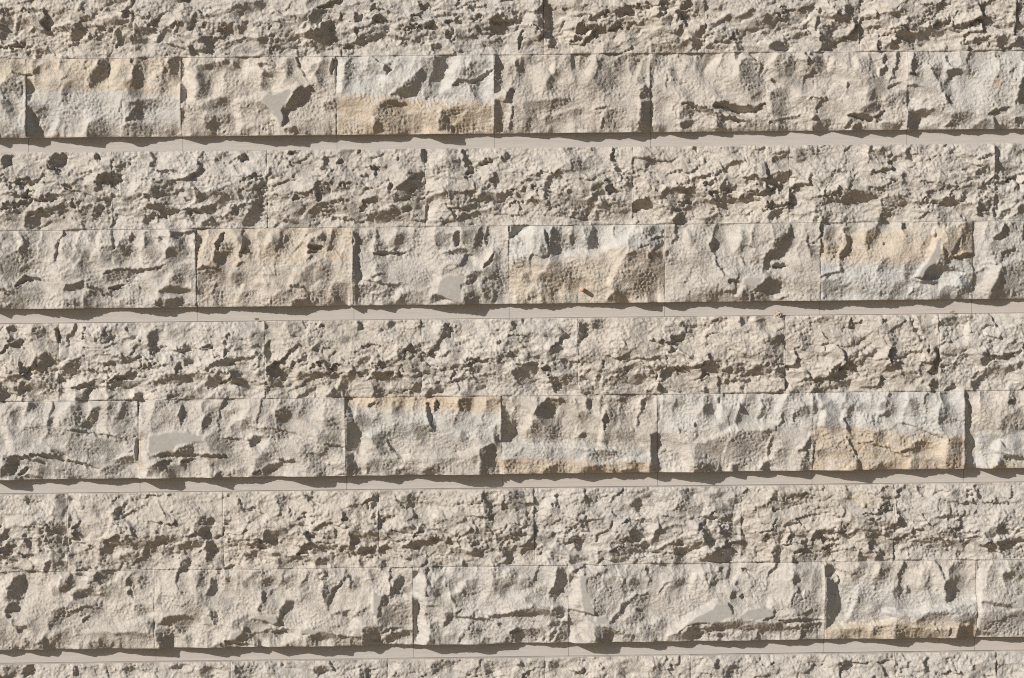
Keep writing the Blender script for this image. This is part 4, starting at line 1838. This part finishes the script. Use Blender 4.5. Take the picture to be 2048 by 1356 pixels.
for key, txt in {('split',0,1): 'block with a tan upper half ending in an orange line above bluish grey', ('split',0,2): 'block with a small smooth grey patch near its middle',
    ('split',0,3): 'block bluish white above and orange tan below', ('split',1,2): 'block tinted tan above a thin orange line', ('split',1,3): 'block with a smooth grey patch at its lower edge',
    ('split',1,4): 'block bluish at the top and tan below with a round dowel stub', ('split',1,6): 'block orange above and bluish white below with a curved smooth grey strip',
    ('split',2,2): 'block with a long smooth grey patch at its upper left', ('split',2,3): 'block with an orange band along its top edge', ('split',2,4): 'block with an orange band along its bottom edge',
    ('split',2,6): 'block bluish white above and orange below with thin slanting cracks', ('split',3,2): 'long block with several small smooth grey patches along its lower part',
    ('split',3,4): 'long block with smooth grey patches at its left end and lower middle', ('split',3,5): 'bluish block with an orange band along its bottom'}.items(): LABELS[key] = txt
variants = {'split': [], 'rough': []}
box_of = {}
count = 0
for kind, k, v0, v1, xs in courses:
    rows = split_rows if kind == 'split' else rough_rows
    first = None
    if k in rows:
        keypx = px(rows[k][0], v0+80); first = min(range(len(xs)), key=lambda q: abs(xs[q]-keypx))
    for a in range(len(xs)-1):
        x0, x1 = xs[a], xs[a+1]
        inview = k in rows and x1 > -70 and x0 < 2120 and v1 > -75 and v0 < 1425
        if inview:
            r = random.Random(int(x0*7+v0)); near = x1 < 2125 and x0 > -75
            xa, xb = max(x0, -76), min(x1, 2124); x0, x1 = (x0, x1)
            va, vb = v0, v1
            me = make_block_mesh(x0, x1, v0, v1, 1.75, dh=r.uniform(-.8, .8), tx=r.uniform(-.003, .003))
            if x1-x0 < 520 and near and v0 > -60 and v1 < 1420: variants[kind].append((me, x0, x1, v0, v1))
            ob = bpy.data.objects.new('stone_block', me)
        else:
            ob = None
        cx, cv = (x0+x1)/2, v1
        box_of[(kind, k, a)] = (x0, x1, v0, v1)
        if ob is None:
            box_of.setdefault('late', []).append((kind, k, x0, x1, v0, v1)); continue
        ob.location = Vector(wpt(cx, cv, 0))-wall.location; ob.parent = wall; COL.objects.link(ob); count += 1
        if first is not None and (kind, k, a-first+1) in LABELS: ob['label'] = LABELS[(kind, k, a-first+1)]
        if kind == 'split':
            le = bpy.data.objects.new('sawn_ledge', box_mesh('sawn_ledge', -(x1-x0)/2*MM+.0003, (x1-x0)/2*MM-.0003, -LEDGE_Z*MM, .05, -(T0-B0)*MM+.0001, .0004, M_SAWN))
            COL.objects.link(le); le.parent = ob
            if kind == 'split' and k == 1 and first is not None and a-first+1 == 4: dowel_block = ob; dowel_c = (cx, cv)
# blocks beyond the frame reuse the relief of blocks in view, more coarsely
lib = {}
for kind, k, x0, x1, v0, v1 in box_of['late']:
    w = x1-x0; n = 0 if w < 360 else 1
    r = random.Random(int(x0*3+v0)); j = r.randrange(6); key = (kind, n, j)
    w2 = 313 if n == 0 else 410
    if key not in lib:
        sx0 = r.uniform(20, 1600); kk = r.choice([0, 1, 2, 3] if kind == 'split' else [0, 1, 2]); sv0 = (J0 if kind == 'split' else T0)+P0*kk
        lib[key] = make_block_mesh(0, w2, 0, v1-v0, 3.6, ox=sx0, ov=sv0)
    ob = bpy.data.objects.new('stone_block', lib[key]); cx, cv = (x0+x1)/2, v1
    ob.location = Vector(wpt(cx, cv, 0))-wall.location; ob.parent = wall; COL.objects.link(ob); count += 1
    if abs(w-w2) > .5: ob.scale.x = w/w2
    if kind == 'split':
        if ('l', n) not in lib: lib[('l', n)] = box_mesh('sawn_ledge', -w2/2*MM+.0004, w2/2*MM-.0004, -LEDGE_Z*MM, .05, -(T0-B0)*MM+.0001, .0004, M_SAWN)
        le = bpy.data.objects.new('sawn_ledge', lib[('l', n)]); COL.objects.link(le); le.parent = ob
print('blocks', count)
vtop = courses[0][2]; vbot = courses[-1][3]
xl = min(c[4][0] for c in courses); xr = max(c[4][-1] for c in courses)
xa_, xb_ = (XL-1024)*MM, (XR-1024)*MM; zt = (GROUND_V-vtop)*MM; zb = (GROUND_V-vbot)*MM
core = bpy.data.objects.new('mortar_bed', box_mesh('mortar_bed', xa_+.004, xb_-.004, .0285, .26, .01, zt-.004, M_MORTAR)); COL.objects.link(core); core.parent = wall
cap = bpy.data.objects.new('coping', box_mesh('coping', xa_-.03, xb_+.03, -.03, .30, zt+.002, zt+.062, M_SAWN)); COL.objects.link(cap); cap.parent = wall
pl = bpy.data.objects.new('plinth', box_mesh('plinth', xa_-.01, xb_+.01, -.03, .28, 0.0, zb-.002, M_SAWN)); COL.objects.link(pl); pl.parent = wall

# dowel stub on one block
def field_h(x, v): return float(bil(H, np.array([x]), np.array([v]))[0])
dw = to_wall(np.array([[680+1418/2.9257, 270+903/2.9257]]))[0]
m, n, b = mat('dowel_pink'); b.inputs['Base Color'].default_value = (.55, .38, .30, 1)
pts, fs = [], []
N = 14
for i, (hh, rr) in enumerate(((-6, 4.2), (17, 4.4), (19.5, 3.6), (20.5, 2.0))):
    for q in range(N):
        an = 2*math.pi*q/N; pts.append((rr*math.cos(an)*MM*(1+.08*math.sin(3*an)), -hh*MM, rr*math.sin(an)*MM))
for i in range(3):
    for q in range(N): fs.append((i*N+q, i*N+(q+1) % N, (i+1)*N+(q+1) % N, (i+1)*N+q))
fs.append(tuple(3*N+q for q in range(N)))
me = bpy.data.meshes.new('dowel_stub'); me.from_pydata(pts, [], fs); me.materials.append(m)
dob = bpy.data.objects.new('dowel_stub', me); COL.objects.link(dob); dob.parent = dowel_block
dob.location = ((dw[0]-dowel_c[0])*MM, -field_h(*dw)*MM, (dowel_c[1]-dw[1])*MM)
dob['label'] = 'small round pinkish dowel stub casting a slanting shadow'

# crumbs lying on the ledges
def crumb(name, label, cat, px_, pv_, sx_, sz_, col, seed, z=-8):
    r = random.Random(seed); w = to_wall(np.array([[px_, pv_]]))[0]
    m, n, b = mat(name+'_stuff'); tn = nd(n, 'ShaderNodeTexNoise', Scale=400.0); cr = nd(n, 'ShaderNodeValToRGB')
    cr.color_ramp.elements[0].color = (*[c*.75 for c in col], 1); cr.color_ramp.elements[1].color = (*[c*1.2 for c in col], 1); n.links.new(tn.outputs[0], cr.inputs[0]); n.links.new(cr.outputs[0], b.inputs['Base Color'])
    import bmesh
    bm = bmesh.new(); bmesh.ops.create_icosphere(bm, subdivisions=3, radius=1)
    for v in bm.verts:
        f = 1+.28*math.sin(v.co.x*5+seed)*math.cos(v.co.z*6+seed*2)+r.uniform(-.12, .12)
        v.co = Vector((v.co.x*sx_*f, v.co.y*9*f, v.co.z*sz_*f))*MM
    me = bpy.data.meshes.new(name); bm.to_mesh(me); bm.free(); me.materials.append(m)
    ob = bpy.data.objects.new(name, me); COL.objects.link(ob); ob.location = wpt(w[0], w[1], z)
    ob['label'] = label; ob['category'] = cat
crumb('mortar_crumb', 'rough beige mortar crumb on the ledge right of the wall middle, above a yellowish block', 'mortar crumb', 1557, 629, 8, 7, (.42, .36, .29), 3)
crumb('rust_flake', 'tiny rust brown flake lying on the ledge below the tan block', 'stone flake', 513, 638, 4.5, 1.6, (.26, .16, .10), 5)
crumb('stone_flake', 'small pale orange flake on the ledge near the right edge', 'stone flake', 1905, 623, 5, 3, (.42, .35, .27), 8)

# ------------------------------------------------------------------ pavement
m, n, b = mat('pavement_slabs'); L = n.links.new
tc = nd(n, 'ShaderNodeNewGeometry'); br = nd(n, 'ShaderNodeTexBrick'); br.inputs['Scale'].default_value = 1.0; br.inputs['Brick Width'].default_value = .6; br.inputs['Row Height'].default_value = .4; br.inputs['Mortar Size'].default_value = .006
br.inputs['Color1'].default_value = (.27, .20, .125, 1); br.inputs['Color2'].default_value = (.24, .18, .115, 1); br.inputs['Mortar'].default_value = (.16, .14, .12, 1)
L(tc.outputs['Position'], br.inputs['Vector']); L(br.outputs[0], b.inputs['Base Color'])
me = bpy.data.meshes.new('pavement'); me.from_pydata([(-60,-60,0),(60,-60,0),(60,60,0),(-60,60,0)], [], [(0,1,2,3)]); me.materials.append(m)
g = bpy.data.objects.new('pavement', me); COL.objects.link(g); g['kind'] = 'structure'
